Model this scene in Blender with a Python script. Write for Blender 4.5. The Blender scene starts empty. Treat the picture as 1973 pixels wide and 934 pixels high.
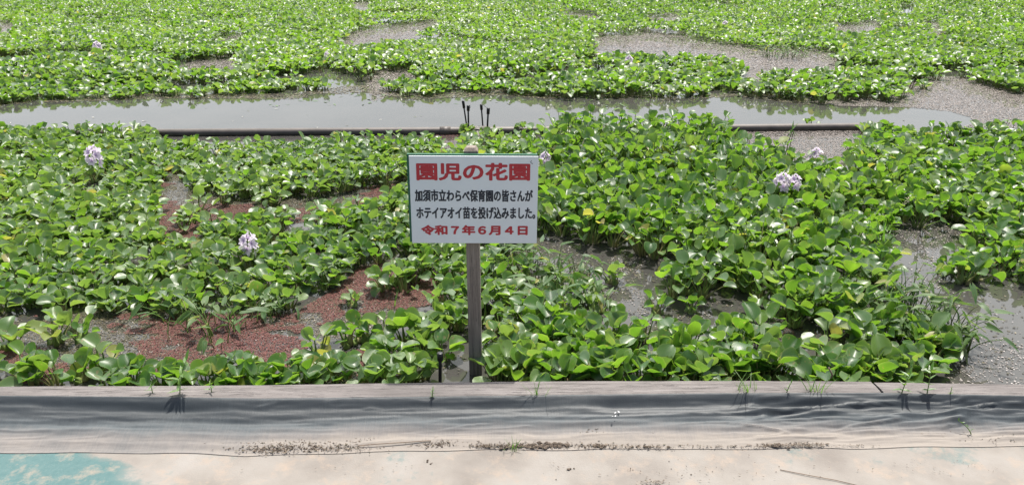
import bpy, math, random
import numpy as np
from mathutils import Vector, Matrix

# ------------------------------------------------------------------ camera, sky, sun, exposure
SC = bpy.context.scene
COL = SC.collection
CAM_H = 2.09
PITCH = math.radians(21.8)          # below the horizon
FOC = 1490.0                        # focal length in pixels of the 1973 x 934 photograph
CX, CY = 986.5, 467.0
cam = bpy.data.cameras.new("camera")
camo = bpy.data.objects.new("camera", cam)
COL.objects.link(camo)
cam.sensor_width = 36.0
cam.lens = 36.0 * FOC / 1973.0
cam.clip_start = 0.05
cam.clip_end = 2000
camo.location = (0, 0, CAM_H)
camo.rotation_euler = (math.pi / 2 - PITCH, 0, 0)
SC.camera = camo

SUN_EL = math.radians(72)
SUN_AZ = math.radians(20)           # from +Y towards +X
world = bpy.data.worlds.new("World")
SC.world = world
world.use_nodes = True
wn = world.node_tree.nodes
sky = wn.new("ShaderNodeTexSky")
sky.sky_type = 'NISHITA'
sky.sun_disc = False
sky.sun_elevation = SUN_EL
sky.sun_rotation = SUN_AZ
sky.air_density = 1.0
sky.dust_density = 5.0
sky.ozone_density = 1.0
wbg = wn["Background"]
wbg.inputs[1].default_value = 0.108
wl = world.node_tree.links
# a bank of bright hazy cloud low in the sky beyond the pond (it is what the water mirrors)
wsep = wn.new("ShaderNodeSeparateXYZ"); wco = wn.new("ShaderNodeTexCoord"); wl.new(wco.outputs["Generated"], wsep.inputs[0])
def wmap(sock, a, b, c=0.0, d=1.0):
    m = wn.new("ShaderNodeMapRange"); m.interpolation_type = 'SMOOTHSTEP'
    wl.new(sock, m.inputs[0])
    for i, v in enumerate((a, b, c, d)): m.inputs[1 + i].default_value = v
    return m.outputs[0]
wno = wn.new("ShaderNodeTexNoise"); wno.inputs["Scale"].default_value = 3.0; wno.inputs["Detail"].default_value = 6
wl.new(wco.outputs["Generated"], wno.inputs["Vector"])
def wmul(a, b):
    m = wn.new("ShaderNodeMath"); m.operation = 'MULTIPLY'; wl.new(a, m.inputs[0]); wl.new(b, m.inputs[1]); return m.outputs[0]
cloud = wmul(wmul(wmap(wsep.outputs[2], .93, .60), wmap(wsep.outputs[1], .05, .5)), wmap(wno.outputs["Fac"], .25, .6, .85, 1.0))
wcr = wn.new("ShaderNodeMix"); wcr.data_type = 'RGBA'; wl.new(wmap(wsep.outputs[2], .16, .46), wcr.inputs[0])
wcr.inputs[6].default_value = (8.0, 8.5, 8.8, 1); wcr.inputs[7].default_value = (15.5, 16.0, 16.0, 1)
wmix = wn.new("ShaderNodeMix"); wmix.data_type = 'RGBA'
wl.new(cloud, wmix.inputs[0]); wl.new(sky.outputs[0], wmix.inputs[6]); wl.new(wcr.outputs[2], wmix.inputs[7])
wl.new(wmix.outputs[2], wbg.inputs[0])
sl = bpy.data.lights.new("sun", 'SUN')
sl.energy = 4.6
sl.angle = math.radians(0.5)
sl.color = (1.0, 0.955, 0.89)
so = bpy.data.objects.new("sun", sl)
COL.objects.link(so)
sdir = Vector((math.sin(SUN_AZ) * math.cos(SUN_EL), math.cos(SUN_AZ) * math.cos(SUN_EL), math.sin(SUN_EL)))
so.rotation_euler = sdir.to_track_quat('Z', 'Y').to_euler()
SC.view_settings.view_transform = 'Standard'
SC.view_settings.look = 'None'
SC.view_settings.exposure = 0.50
SC.view_settings.gamma = 1.0
SC.view_settings.use_curve_mapping = False
SC.cycles.max_bounces = 8
SC.cycles.use_denoising = True

rng = np.random.default_rng(7)
random.seed(7)

# ------------------------------------------------------------------ geometry of the view (only used to measure places on the ground)
SP, CP = math.sin(PITCH), math.cos(PITCH)

def ground(px, py, z=0.0):
    """The point at height z seen at photograph pixel px, py."""
    u = (px - CX) / FOC
    v = (CY - py) / FOC
    d = Vector((u, CP + v * SP, -SP + v * CP))
    t = (z - CAM_H) / d.z
    return Vector((d.x * t, d.y * t, z))

def at_depth(px, py, Y):
    u = (px - CX) / FOC
    v = (CY - py) / FOC
    d = Vector((u, CP + v * SP, -SP + v * CP))
    t = Y / d.y
    return Vector((d.x * t, Y, CAM_H + d.z * t))

def project(x, y, z):
    dz = z - CAM_H
    depth = y * CP - dz * SP
    up = y * SP + dz * CP
    return CX + FOC * x / depth, CY - FOC * up / depth, depth

def inside(px, py, poly):
    px = np.asarray(px, float); py = np.asarray(py, float)
    r = np.zeros(px.shape, bool)
    n = len(poly)
    for i in range(n):
        x0, y0 = poly[i]; x1, y1 = poly[(i + 1) % n]
        if y0 == y1: continue
        c = ((y0 > py) != (y1 > py)) & (px < (x1 - x0) * (py - y0) / (y1 - y0) + x0)
        r ^= c
    return r

_tab = np.random.default_rng(3).random((256, 256))
def vnoise(x, y):
    xi = np.floor(x).astype(int); yi = np.floor(y).astype(int)
    fx = x - xi; fy = y - yi
    fx = fx * fx * (3 - 2 * fx); fy = fy * fy * (3 - 2 * fy)
    a = _tab[xi % 256, yi % 256]; b = _tab[(xi + 1) % 256, yi % 256]
    c = _tab[xi % 256, (yi + 1) % 256]; d = _tab[(xi + 1) % 256, (yi + 1) % 256]
    return (a * (1 - fx) + b * fx) * (1 - fy) + (c * (1 - fx) + d * fx) * fy
def fbm(x, y, o=4):
    s = 0; a = 0.5; t = 0
    for i in range(o):
        s = s + a * vnoise(x * 2 ** i + 17.3 * i, y * 2 ** i + 5.1 * i); t += a; a *= 0.5
    return s / t

# ------------------------------------------------------------------ mesh helpers
def make_mesh(name, V, F, mats, attr=None, fattr=None, mat_index=None, smooth=True):
    """V (n,3), F (m,4) quads; attr: colour per vertex (n,4) called tint; fattr: dict of float attributes."""
    V = np.asarray(V, np.float32); F = np.asarray(F, np.int32)
    me = bpy.data.meshes.new(name)
    k = F.shape[1]
    me.vertices.add(len(V)); me.vertices.foreach_set("co", V.ravel())
    me.loops.add(F.size); me.loops.foreach_set("vertex_index", F.ravel())
    me.polygons.add(len(F))
    me.polygons.foreach_set("loop_start", np.arange(0, F.size, k, dtype=np.int32))
    me.polygons.foreach_set("loop_total", np.full(len(F), k, np.int32))
    me.polygons.foreach_set("use_smooth", np.full(len(F), smooth, bool))
    for m in (mats if isinstance(mats, (list, tuple)) else [mats]):
        me.materials.append(m)
    if mat_index is not None:
        me.polygons.foreach_set("material_index", np.asarray(mat_index, np.int32))
    me.update(calc_edges=True)
    if attr is not None:
        a = me.attributes.new("tint", 'FLOAT_COLOR', 'POINT')
        a.data.foreach_set("color", np.asarray(attr, np.float32).ravel())
    for kx, val in (fattr or {}).items():
        a = me.attributes.new(kx, 'FLOAT', 'POINT')
        a.data.foreach_set("value", np.asarray(val, np.float32).ravel())
    return me

def link(name, me, parent=None, loc=None):
    o = bpy.data.objects.new(name, me)
    COL.objects.link(o)
    if parent is not None: o.parent = parent
    if loc is not None: o.location = loc
    return o

def tag(o, label=None, cat=None, group=None, kind=None):
    if label: o["label"] = label
    if cat: o["category"] = cat
    if group: o["group"] = group
    if kind: o["kind"] = kind
    return o

def empty(name, loc, rz=0.0):
    o = bpy.data.objects.new(name, None)
    COL.objects.link(o)
    o.location = loc; o.rotation_euler = (0, 0, rz)
    o.empty_display_size = 0.05
    return o

def join(parts):
    """parts: list of (V, F, A) -> one."""
    Vs, Fs, As, n = [], [], [], 0
    for V, F, A in parts:
        Vs.append(V); Fs.append(F + n); As.append(A); n += len(V)
    return np.concatenate(Vs), np.concatenate(Fs), np.concatenate(As)

def grid_faces(R, C):
    i = np.arange(R - 1)[:, None]; j = np.arange(C - 1)[None, :]
    a = i * C + j
    return np.stack([a, a + 1, a + C + 1, a + C], -1).reshape(-1, 4)

PROFILE = {
    'round': [(0, .10), (.06, .46), (.16, .80), (.32, .99), (.5, 1.0), (.68, .93), (.84, .76), (.93, .56), (.98, .34), (1, .14)],
    'lance': [(0, .25), (.1, .85), (.25, 1.0), (.45, .86), (.65, .6), (.85, .26), (1, .03)],
    'petal': [(0, .2), (.3, .7), (.6, 1.0), (.85, .75), (1, .12)],
    'blade': [(0, .8), (.5, 1.0), (.8, .6), (1, .05)],
}

def leaves(P, az, el, roll, L, W, cup, curl, tint, lod=0, shape='round', heart=0.10, seed=1):
    """Vectorised leaf blades. P (N,3) blade bases; az, el direction of the blade; returns V, F, colour (r tint, g u, b v, a random)."""
    rs, cs = [(8, 7), (5, 5), (4, 3), (3, 3)][lod]
    g = np.random.default_rng(seed)
    N = len(P)
    if lod < 2:
        v = (1 - np.cos(np.pi * np.arange(rs) / (rs - 1))) / 2
    else:
        v = np.array([0, .36, .74, 1.0]) if rs == 4 else np.array([0, .5, 1.0])
    u = np.linspace(-1, 1, cs)
    pv, pw = zip(*PROFILE[shape])
    prof = np.interp(v, pv, pw)
    if lod >= 2: prof = np.maximum(prof, .42 if shape == 'round' else .1)
    U, Vv = np.meshgrid(u, v)                     # (rs, cs)
    pr = prof[:, None] * np.ones_like(U)
    U = U[None]; Vv = Vv[None]; pr = pr[None]
    e = lambda a: np.asarray(a, float).reshape(-1, 1, 1)
    L_, W_, cu, ck = e(L), e(W), e(cup), e(curl)
    ph = g.random((N, 1, 1)) * 6.28; ph2 = g.random((N, 1, 1)) * 6.28
    asym = (g.random((N, 1, 1)) - .5) * .25
    x = U * pr * W_ / 2 * (1 + asym * U * 0.5 + .05 * np.sin(Vv * 7 + ph))
    ck = np.where(np.abs(ck) < .02, .02, ck)
    th = ck * Vv
    yy = L_ * np.sin(th) / ck
    zz = -L_ * (1 - np.cos(th)) / ck
    yy = yy - heart * L_ * U ** 2 * (1 - Vv) ** 2
    zz = zz + cu * W_ * (np.abs(U) ** 1.6) * pr + .035 * W_ * np.sin(Vv * 9 + ph2 + U * 1.3) * np.abs(U)
    # roll
    rl = e(roll)
    xr = x * np.cos(rl) - zz * np.sin(rl) * 0.6
    zr = x * np.sin(rl) + zz
    a, el_ = e(az), e(el)
    ca, sa, ce, se = np.cos(a), np.sin(a), np.cos(el_), np.sin(el_)
    dx, dy, dz = ce * ca, ce * sa, se
    sx, sy = sa, -ca
    # normal = s x d, pointing up when el = 0
    nx, ny, nz = sy * dz, -sx * dz, sx * dy - sy * dx
    X = P[:, 0][:, None, None] + xr * sx + yy * dx + zr * nx
    Y = P[:, 1][:, None, None] + xr * sy + yy * dy + zr * ny
    Z = P[:, 2][:, None, None] + yy * dz + zr * nz
    V = np.stack([X, Y, Z], -1).reshape(-1, 3)
    F = (grid_faces(rs, cs)[None] + (np.arange(N) * rs * cs)[:, None, None]).reshape(-1, 4)
    A = np.empty((N, rs, cs, 4))
    A[..., 0] = e(tint); A[..., 1] = U * .5 + .5; A[..., 2] = Vv; A[..., 3] = g.random((N, 1, 1))
    return V, F, A.reshape(-1, 4)

def tubes(P0, P1, P2, radii, tint, sides=6, seed=2):
    """Quadratic-bezier tubes; radii (N,K)."""
    radii = np.asarray(radii, float)
    N, K = radii.shape
    t = np.linspace(0, 1, K)[None, :, None]
    c = (1 - t) ** 2 * P0[:, None] + 2 * t * (1 - t) * P1[:, None] + t ** 2 * P2[:, None]
    tg = 2 * (1 - t) * (P1 - P0)[:, None] + 2 * t * (P2 - P1)[:, None]
    tg /= np.linalg.norm(tg, axis=-1, keepdims=True) + 1e-9
    ref = np.where(np.abs(tg[..., 2:3]) > .9, np.array([1., 0, 0]), np.array([0, 0, 1.]))
    s = np.cross(tg, ref); s /= np.linalg.norm(s, axis=-1, keepdims=True) + 1e-9
    b = np.cross(s, tg)
    an = np.arange(sides) * 2 * np.pi / sides
    ring = c[:, :, None] + radii[:, :, None, None] * (np.cos(an)[:, None] * s[:, :, None] + np.sin(an)[:, None] * b[:, :, None])
    V = ring.reshape(-1, 3)
    k = np.arange(K - 1)[:, None]; j = np.arange(sides)[None]
    j2 = (j + 1) % sides
    f = np.stack([k * sides + j, k * sides + j2, (k + 1) * sides + j2, (k + 1) * sides + j], -1).reshape(-1, 4)
    F = (f[None] + (np.arange(N) * K * sides)[:, None, None]).reshape(-1, 4)
    A = np.empty((N, K, sides, 4))
    A[..., 0] = np.asarray(tint).reshape(-1, 1, 1)
    A[..., 1] = .5; A[..., 2] = np.linspace(0, 1, K)[None, :, None]
    A[..., 3] = np.random.default_rng(seed).random((N, 1, 1))
    return V, F, A.reshape(-1, 4)

def box(x0, x1, y0, y1, z0, z1):
    V = np.array([(x, y, z) for z in (z0, z1) for y in (y0, y1) for x in (x0, x1)], float)
    F = np.array([(0, 2, 3, 1), (4, 5, 7, 6), (0, 1, 5, 4), (2, 6, 7, 3), (0, 4, 6, 2), (1, 3, 7, 5)])
    return V, F, np.zeros((8, 4))

def bevelled(me, w, seg=2):
    import bmesh
    bm = bmesh.new(); bm.from_mesh(me)
    bmesh.ops.recalc_face_normals(bm, faces=bm.faces)
    bmesh.ops.bevel(bm, geom=list(bm.edges), offset=w, segments=seg, affect='EDGES', profile=.6)
    bm.to_mesh(me); bm.free()
    return me

# ------------------------------------------------------------------ materials
class NT:
    def __init__(s, name):
        s.m = bpy.data.materials.new(name); s.m.use_nodes = True
        s.t = s.m.node_tree; s.n = s.t.nodes; s.b = s.n["Principled BSDF"]; s.out = s.n["Material Output"]
    def new(s, typ, **kw):
        x = s.n.new(typ)
        for k, v in kw.items(): setattr(x, k, v)
        return x
    def L(s, a, b): s.t.links.new(a, b)
    def noise(s, scale, detail=4, rough=.55, vec=None, sx=None):
        x = s.new("ShaderNodeTexNoise"); x.inputs["Scale"].default_value = scale
        x.inputs["Detail"].default_value = detail; x.inputs["Roughness"].default_value = rough
        co = s.coord() if vec is None else vec
        if sx is not None:
            mp = s.new("ShaderNodeMapping"); mp.inputs["Scale"].default_value = sx
            s.L(co, mp.inputs[0]); co = mp.outputs[0]
        s.L(co, x.inputs["Vector"])
        return x.outputs["Fac"]
    def coord(s):
        if not hasattr(s, "_c"): s._c = s.new("ShaderNodeTexCoord").outputs["Object"]
        return s._c
    def ramp(s, fac, stops, interp='LINEAR'):
        r = s.new("ShaderNodeValToRGB"); r.color_ramp.interpolation = interp
        el = r.color_ramp.elements
        while len(el) < len(stops): el.new(.5)
        for e, (p, c) in zip(el, stops):
            e.position = p; e.color = (*c, 1) if len(c) == 3 else c
        s.L(fac, r.inputs[0]); return r.outputs[0]
    def mix(s, fac, a, b, typ='MIX'):
        x = s.new("ShaderNodeMix", data_type='RGBA', blend_type=typ)
        for sock, v in ((0, fac), (6, a), (7, b)):
            if hasattr(v, "is_linked"): s.L(v, x.inputs[sock])
            elif sock == 0: x.inputs[0].default_value = v
            else: x.inputs[sock].default_value = (*v, 1)
        return x.outputs[2]
    def math(s, op, a, b=0.0, clamp=False):
        x = s.new("ShaderNodeMath", operation=op, use_clamp=clamp)
        for i, v in enumerate((a, b)):
            if hasattr(v, "is_linked"): s.L(v, x.inputs[i])
            else: x.inputs[i].default_value = v
        return x.outputs[0]
    def attr(s, name):
        return s.new("ShaderNodeAttribute", attribute_name=name)
    def bump(s, h, strength=.3, dist=.01):
        b = s.new("ShaderNodeBump"); b.inputs["Strength"].default_value = strength; b.inputs["Distance"].default_value = dist
        s.L(h, b.inputs["Height"]); s.L(b.outputs[0], s.b.inputs["Normal"]); return b.outputs[0]
    def set(s, **kw):
        for k, v in kw.items():
            i = s.b.inputs[k.replace("_", " ")]
            if hasattr(v, "is_linked"): s.L(v, i)
            elif isinstance(v, tuple): i.default_value = (*v, 1)
            else: i.default_value = v
        return s

def leaf_material(name, dark, mid, light, trans, tamount=.44, rough=.46, blemish=.6, coat=.5, spec=.95):
    k = NT(name)
    at = k.attr("tint")
    sep = k.new("ShaderNodeSeparateColor"); k.L(at.outputs["Color"], sep.inputs[0])
    oi = k.new("ShaderNodeObjectInfo").outputs["Random"]
    t = k.math('ADD', sep.outputs[0], k.math('MULTIPLY', k.math('SUBTRACT', oi, .5), .22))
    base = k.ramp(t, [(0.0, dark), (.45, mid), (.8, light), (.93, (.30, .26, .07)), (1.0, (.26, .17, .07))])
    nz = k.noise(60, 3)
    base = k.mix(k.math('MULTIPLY', nz, .45), base, k.mix(.5, base, mid), 'MIX')
    # veins that run along the blade and a paler midrib and margin
    u = sep.outputs[1]
    wv = k.math('SINE', k.math('MULTIPLY', u, 75.0))
    base = k.mix(k.math('MULTIPLY', k.math('MAXIMUM', wv, 0.0), .14), base, light)
    edge = k.math('POWER', k.math('ABSOLUTE', k.math('SUBTRACT', k.math('MULTIPLY', u, 2.0), 1.0)), 14.0)
    base = k.mix(k.math('MULTIPLY', edge, .55), base, (.24, .30, .10))
    # dry spots on some leaves
    sp = k.noise(38, 3, .6)
    spot = k.math('MULTIPLY', k.math('GREATER_THAN', sp, .63), k.math('GREATER_THAN', at.outputs["Alpha"], .5))
    base = k.mix(k.math('MULTIPLY', spot, blemish), base, (.22, .16, .08))
    k.set(Base_Color=base, Roughness=k.math('ADD', rough - .08, k.math('MULTIPLY', nz, .18)), Coat_Weight=coat, Coat_Roughness=.38)
    k.b.inputs["Specular IOR Level"].default_value = spec
    k.bump(k.math('ADD', k.math('MULTIPLY', wv, .12), nz), .22, .002)
    tr = k.new("ShaderNodeBsdfTranslucent")
    k.L(k.mix(.55, trans, k.mix(1.0, base, (3.2, 3.0, 2.2), 'MULTIPLY')), tr.inputs[0])
    ms = k.new("ShaderNodeMixShader"); ms.inputs[0].default_value = tamount
    k.L(k.b.outputs[0], ms.inputs[1]); k.L(tr.outputs[0], ms.inputs[2]); k.L(ms.outputs[0], k.out.inputs[0])
    return k.m

M_LEAF = leaf_material("hyacinth_leaf", (.014, .062, .012), (.040, .120, .018), (.112, .215, .026), (.26, .45, .010), .44)
M_LEAF_PALE = leaf_material("pale_sheen_hyacinth_leaf", (.034, .095, .026), (.078, .160, .040), (.15, .235, .062), (.24, .38, .012), .38, .50, .7, .75, 1.0)  # paler base colour with the leaves' sheen put into it
M_WEED = leaf_material("pond_weed_leaf", (.035, .09, .03), (.065, .13, .04), (.11, .17, .055), (.16, .30, .05), .3, .5, .3, .0, .5)
M_GRASS = leaf_material("grass_blade", (.03, .10, .015), (.06, .16, .02), (.12, .22, .04), (.18, .34, .02), .35, .4, 0, .05)

def stalk_material():
    k = NT("hyacinth_stalk")
    at = k.attr("tint"); sep = k.new("ShaderNodeSeparateColor"); k.L(at.outputs["Color"], sep.inputs[0])
    along = k.ramp(sep.outputs[2], [(0, (.07, .055, .028)), (.1, (.30, .30, .13)), (.45, (.20, .28, .075)), (1, (.085, .19, .028))])
    pink = k.mix(k.math('MULTIPLY', k.math('GREATER_THAN', at.outputs["Alpha"], .7), .4), along, (.34, .20, .14))
    k.set(Base_Color=pink, Roughness=.38, Subsurface_Weight=0.0)
    k.b.inputs["Coat Weight"].default_value = .15
    k.bump(k.noise(90, 3), .2, .002)
    tr = k.new("ShaderNodeBsdfTranslucent"); k.L(pink, tr.inputs[0])
    ms = k.new("ShaderNodeMixShader"); ms.inputs[0].default_value = .2
    k.L(k.b.outputs[0], ms.inputs[1]); k.L(tr.outputs[0], ms.inputs[2]); k.L(ms.outputs[0], k.out.inputs[0])
    return k.m
M_STALK = stalk_material()

def petal_material():
    k = NT("lilac_petal")
    at = k.attr("tint"); sep = k.new("ShaderNodeSeparateColor"); k.L(at.outputs["Color"], sep.inputs[0])
    c = k.ramp(sep.outputs[2], [(0, (.58, .42, .64)), (.2, (.78, .67, .80)), (1, (.87, .80, .88))])
    c = k.mix(k.math('MULTIPLY', k.math('GREATER_THAN', sep.outputs[0], .8), k.math('LESS_THAN', sep.outputs[2], .5)), c, (.58, .44, .70))
    k.set(Base_Color=c, Roughness=.55)
    tr = k.new("ShaderNodeBsdfTranslucent"); k.L(c, tr.inputs[0])
    ms = k.new("ShaderNodeMixShader"); ms.inputs[0].default_value = .5
    k.L(k.b.outputs[0], ms.inputs[1]); k.L(tr.outputs[0], ms.inputs[2]); k.L(ms.outputs[0], k.out.inputs[0])
    return k.m
M_PETAL = petal_material()

def tint_material(name, rough=.8, bump=0.0):
    """Colour comes from the tint attribute of each flake."""
    k = NT(name); at = k.attr("tint")
    k.set(Base_Color=at.outputs["Color"], Roughness=rough)
    if bump: k.bump(k.noise(220, 3), bump, .003)
    return k.m
M_FLAKE = tint_material("floating_flakes", .55)
M_FERN = tint_material("water_fern", .75, .5)
M_LITTER = tint_material("dry_litter", .9, .4)

def water_material():
    k = NT("murky_water")
    c = k.ramp(k.noise(1.4, 5), [(.3, (.046, .045, .042)), (.7, (.062, .059, .055))])
    k.set(Base_Color=c, Roughness=.045, IOR=1.333)
    n = k.math('ADD', k.math('MULTIPLY', k.noise(3.5, 3, .5, sx=(1, .5, 1)), 1.0), k.math('MULTIPLY', k.noise(24, 2), .12))
    k.bump(n, .05, .02)
    return k.m
M_WATER = water_material()

def wood_material(name, c0, c1, c2, sx, crack=.9):
    k = NT(name)
    g = k.noise(7, 8, .7, sx=sx)
    g2 = k.noise(26, 6, .75, sx=sx)
    c = k.ramp(g, [(.3, c0), (.5, c1), (.72, c2)])
    c = k.mix(k.math('MULTIPLY', k.math('LESS_THAN', g2, .43), crack), c, (c0[0] * .35, c0[1] * .33, c0[2] * .32))
    blot = k.noise(2.4, 4)
    c = k.mix(k.math('MULTIPLY', k.math('SUBTRACT', blot, .42, True), 1.6), c, c0)
    k.set(Base_Color=c, Roughness=.85)
    k.bump(k.math('ADD', g2, k.math('MULTIPLY', g, .6)), .6, .004)
    return k.m
M_TIMBER = wood_material("weathered_timber", (.080, .071, .067), (.168, .151, .144), (.243, .224, .216), (.30, 8, 8))
M_POST = wood_material("grey_brown_post_wood", (.13, .105, .088), (.25, .208, .175), (.35, .30, .26), (9, 9, .35), .5)

def sheet_material():
    k = NT("woven_weed_sheet")
    d = k.attr("dust").outputs["Fac"]
    fine = k.noise(75, 5, .7, sx=(1.6, .16, .16))
    med = k.noise(7, 6, .65)
    f = k.math('ADD', k.math('ADD', d, k.math('MULTIPLY', k.math('SUBTRACT', fine, .5), .30)), k.math('MULTIPLY', k.math('SUBTRACT', med, .5), .55))
    c = k.ramp(f, [(.08, (.042, .050, .055)), (.36, (.076, .090, .097)), (.56, (.132, .134, .134)), (.78, (.20, .187, .176)), (1.0, (.26, .233, .205))])
    k.set(Base_Color=c, Roughness=k.ramp(f, [(.2, (.55,) * 3), (.7, (.9,) * 3)]))
    k.bump(k.math('ADD', fine, k.math('MULTIPLY', k.noise(240, 2), .4)), .35, .003)
    return k.m
M_SHEET = sheet_material()

def pavement_material():
    k = NT("dusty_painted_pavement")
    p = k.attr("paint").outputs["Fac"]
    n1 = k.noise(6, 8, .68); n2 = k.noise(38, 6, .7)
    f = k.math('ADD', p, k.math('ADD', k.math('MULTIPLY', k.math('SUBTRACT', n1, .5), .75), k.math('MULTIPLY', k.math('SUBTRACT', n2, .5), .35)))
    dust = k.ramp(k.noise(3.1, 7, .6), [(.3, (.172, .154, .137)), (.5, (.226, .207, .185)), (.7, (.262, .246, .226))])
    teal = k.ramp(n2, [(.3, (.052, .125, .127)), (.7, (.082, .155, .155))])
    c = k.mix(k.ramp(f, [(.43, (0, 0, 0)), (.56, (.6,) * 3), (.75, (.95,) * 3)]), dust, teal)
    st = k.noise(11, 7, .7)
    c = k.mix(k.math('MULTIPLY', k.math('SUBTRACT', st, .52, True), 4.0), c, (.30, .24, .19))
    c = k.mix(k.math('MULTIPLY', k.math('GREATER_THAN', k.noise(140, 2), .70), .5), c, (.22, .18, .15))
    k.set(Base_Color=c, Roughness=.88)
    k.bump(k.math('ADD', n2, k.noise(160, 3)), .25, .004)
    return k.m
M_PAVE = pavement_material()

def plain(name, c, rough=.5, var=.15, scale=20, bump=.1, coat=0):
    k = NT(name)
    n = k.noise(scale, 5)
    lo = tuple(x * (1 - var) for x in c); hi = tuple(min(1, x * (1 + var)) for x in c)
    k.set(Base_Color=k.ramp(n, [(.3, lo), (.7, hi)]), Roughness=rough, Coat_Weight=coat)
    if bump: k.bump(n, bump, .003)
    return k.m
M_BOARD = plain("white_sign_face", (.74, .785, .80), .35, .025, 5, .02)
M_GREEN = plain("green_painted_backing", (.012, .11, .055), .5)
M_RED = plain("red_sign_paint", (.46, .022, .035), .45, .05)
M_INK = plain("dark_blue_black_sign_paint", (.012, .018, .032), .45, .05)
M_BLACK = plain("black_plastic", (.012, .012, .013), .42)
M_PIPE = plain("grey_brown_plastic_pipe", (.095, .082, .072), .5, .3, 9, .15)
M_TEAR = plain("torn_white_film", (.75, .76, .76), .4)
M_SEED = plain("grass_seed_head", (.42, .38, .26), .8)

# ------------------------------------------------------------------ the setting: water, pavement, pond edge
xs = np.concatenate([[-400, -150, -60], np.linspace(-24, 24, 60), [60, 150, 400]])
ys = np.concatenate([np.linspace(3.02, 34, 60), [60, 120, 300, 600]])
X, Y = np.meshgrid(xs, ys)
water = link("water", make_mesh("water", np.stack([X.ravel(), Y.ravel(), np.zeros(X.size)], -1), grid_faces(len(ys), len(xs)), M_WATER, smooth=True))
tag(water, kind="structure")

PAVE_Z = .03
xs = np.concatenate([[-60, -20, -6], np.linspace(-2.6, 2.6, 240), [6, 20, 60]])
ys = np.concatenate([[-60, -20, -5, 0, 1.2], np.linspace(1.9, 2.99, 70)])
X, Y = np.meshgrid(xs, ys)
px, py, dp = project(X, np.maximum(Y, 1.0), PAVE_Z)
# paint is most complete bottom left; a ragged boundary, thin teal remains elsewhere
bx = np.interp(py, [868, 885, 900, 920, 934, 1000], [185, 215, 255, 280, 290, 330])
paint = np.clip(.5 + (bx - px) / 150, .0, .95) + .55 * (fbm(X * 3 + Y * 2, Y * 9 - X * 3, 4) - .5) * (px < bx)
paint = np.where(px > bx, np.maximum(paint, .30 + .10 * (fbm(X * 2.3, Y * 4) - .5) * 4), paint)
paint = np.where((px > 1080) & (px < 1500), paint - .10, paint)
paint = np.where((py < 895) & (px > 1250), paint + .10, paint)
Z = PAVE_Z + .006 * (fbm(X * 3, Y * 3) - .5)
pv = link("pavement", make_mesh("pavement", np.stack([X.ravel(), Y.ravel(), Z.ravel()], -1), grid_faces(len(ys), len(xs)), M_PAVE, fattr={"paint": paint}))
tag(pv, kind="structure")
# the pond bank below the timbers
V, F, A = box(-60, 60, 2.995, 3.05, -.6, .02)
bank = link("pond_bank_ground", make_mesh("pond_bank_ground", V, F, plain("pond_bank_soil", (.10, .08, .06), .95), smooth=False))
tag(bank, kind="structure")

# timbers: top faces follow the edge lines seen in the photo
TZ = .15
def timber(name, back, front, n, z, cut_left=None, cut_right=None):
    """back, front: lists of (px, py) of the top face's far and near edges."""
    b = [ground(*p, z) for p in back]; f = [ground(*p, z) for p in front]
    bxs, bys = [p.x for p in b], [p.y for p in b]
    fxs, fys = [p.x for p in f], [p.y for p in f]
    S = np.linspace(0, 1, n)
    prof = [(0, -.14), (0, -.012), (.07, 0), (.28, .001), (.5, .0015), (.72, .001), (.93, 0), (1, -.012), (1, -.14)]
    V = []
    for s in S:
        xb = bxs[0] + s * (bxs[-1] - bxs[0]); xf = fxs[0] + s * (fxs[-1] - fxs[0])
        yb = np.interp(xb, bxs, bys); yf = np.interp(xf, fxs, fys)
        yf += .004 * (fbm(np.array(xf * 4.), np.array(2.)) - .5); yb += .004 * (fbm(np.array(xb * 4.), np.array(9.)) - .5)
        for (t, dz) in prof:
            V.append((xf + t * (xb - xf), yf + t * (yb - yf), z + dz + .004 * (float(fbm(np.array(xf * 5.), np.array(t * 3.))) - .5)))
    V = np.array(V); m = len(prof)
    F = grid_faces(n, m)
    caps = []
    for r in (0, n - 1):
        i = r * m
        q = [(i, i + 1, i + 7, i + 8), (i + 1, i + 2, i + 6, i + 7), (i + 2, i + 3, i + 5, i + 6)]
        caps += q
    F = np.concatenate([F, np.array(caps)])
    return link(name, make_mesh(name, V, F, M_TIMBER, smooth=False))
t1 = timber("edge_timber", [(-700, 750), (0, 743), (500, 739.5), (986, 732.5), (1400, 731), (1676, 732.5)],
            [(-700, 771), (0, 764), (500, 769), (986, 763.5), (1400, 758.5), (1700, 758)], 200, TZ)
tag(t1, "long weathered grey pond-edge timber running left of the slanted joint", "timber", "weathered timbers along the pond edge")
t2 = timber("edge_timber", [(1682, 734.5), (1800, 736), (1973, 738.5), (2600, 744)],
            [(1706, 759), (1800, 760.5), (1973, 764), (2600, 770)], 80, TZ - .004)
tag(t2, "paler pond-edge timber starting at the slanted joint on the right", "timber", "weathered timbers along the pond edge")

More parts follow.
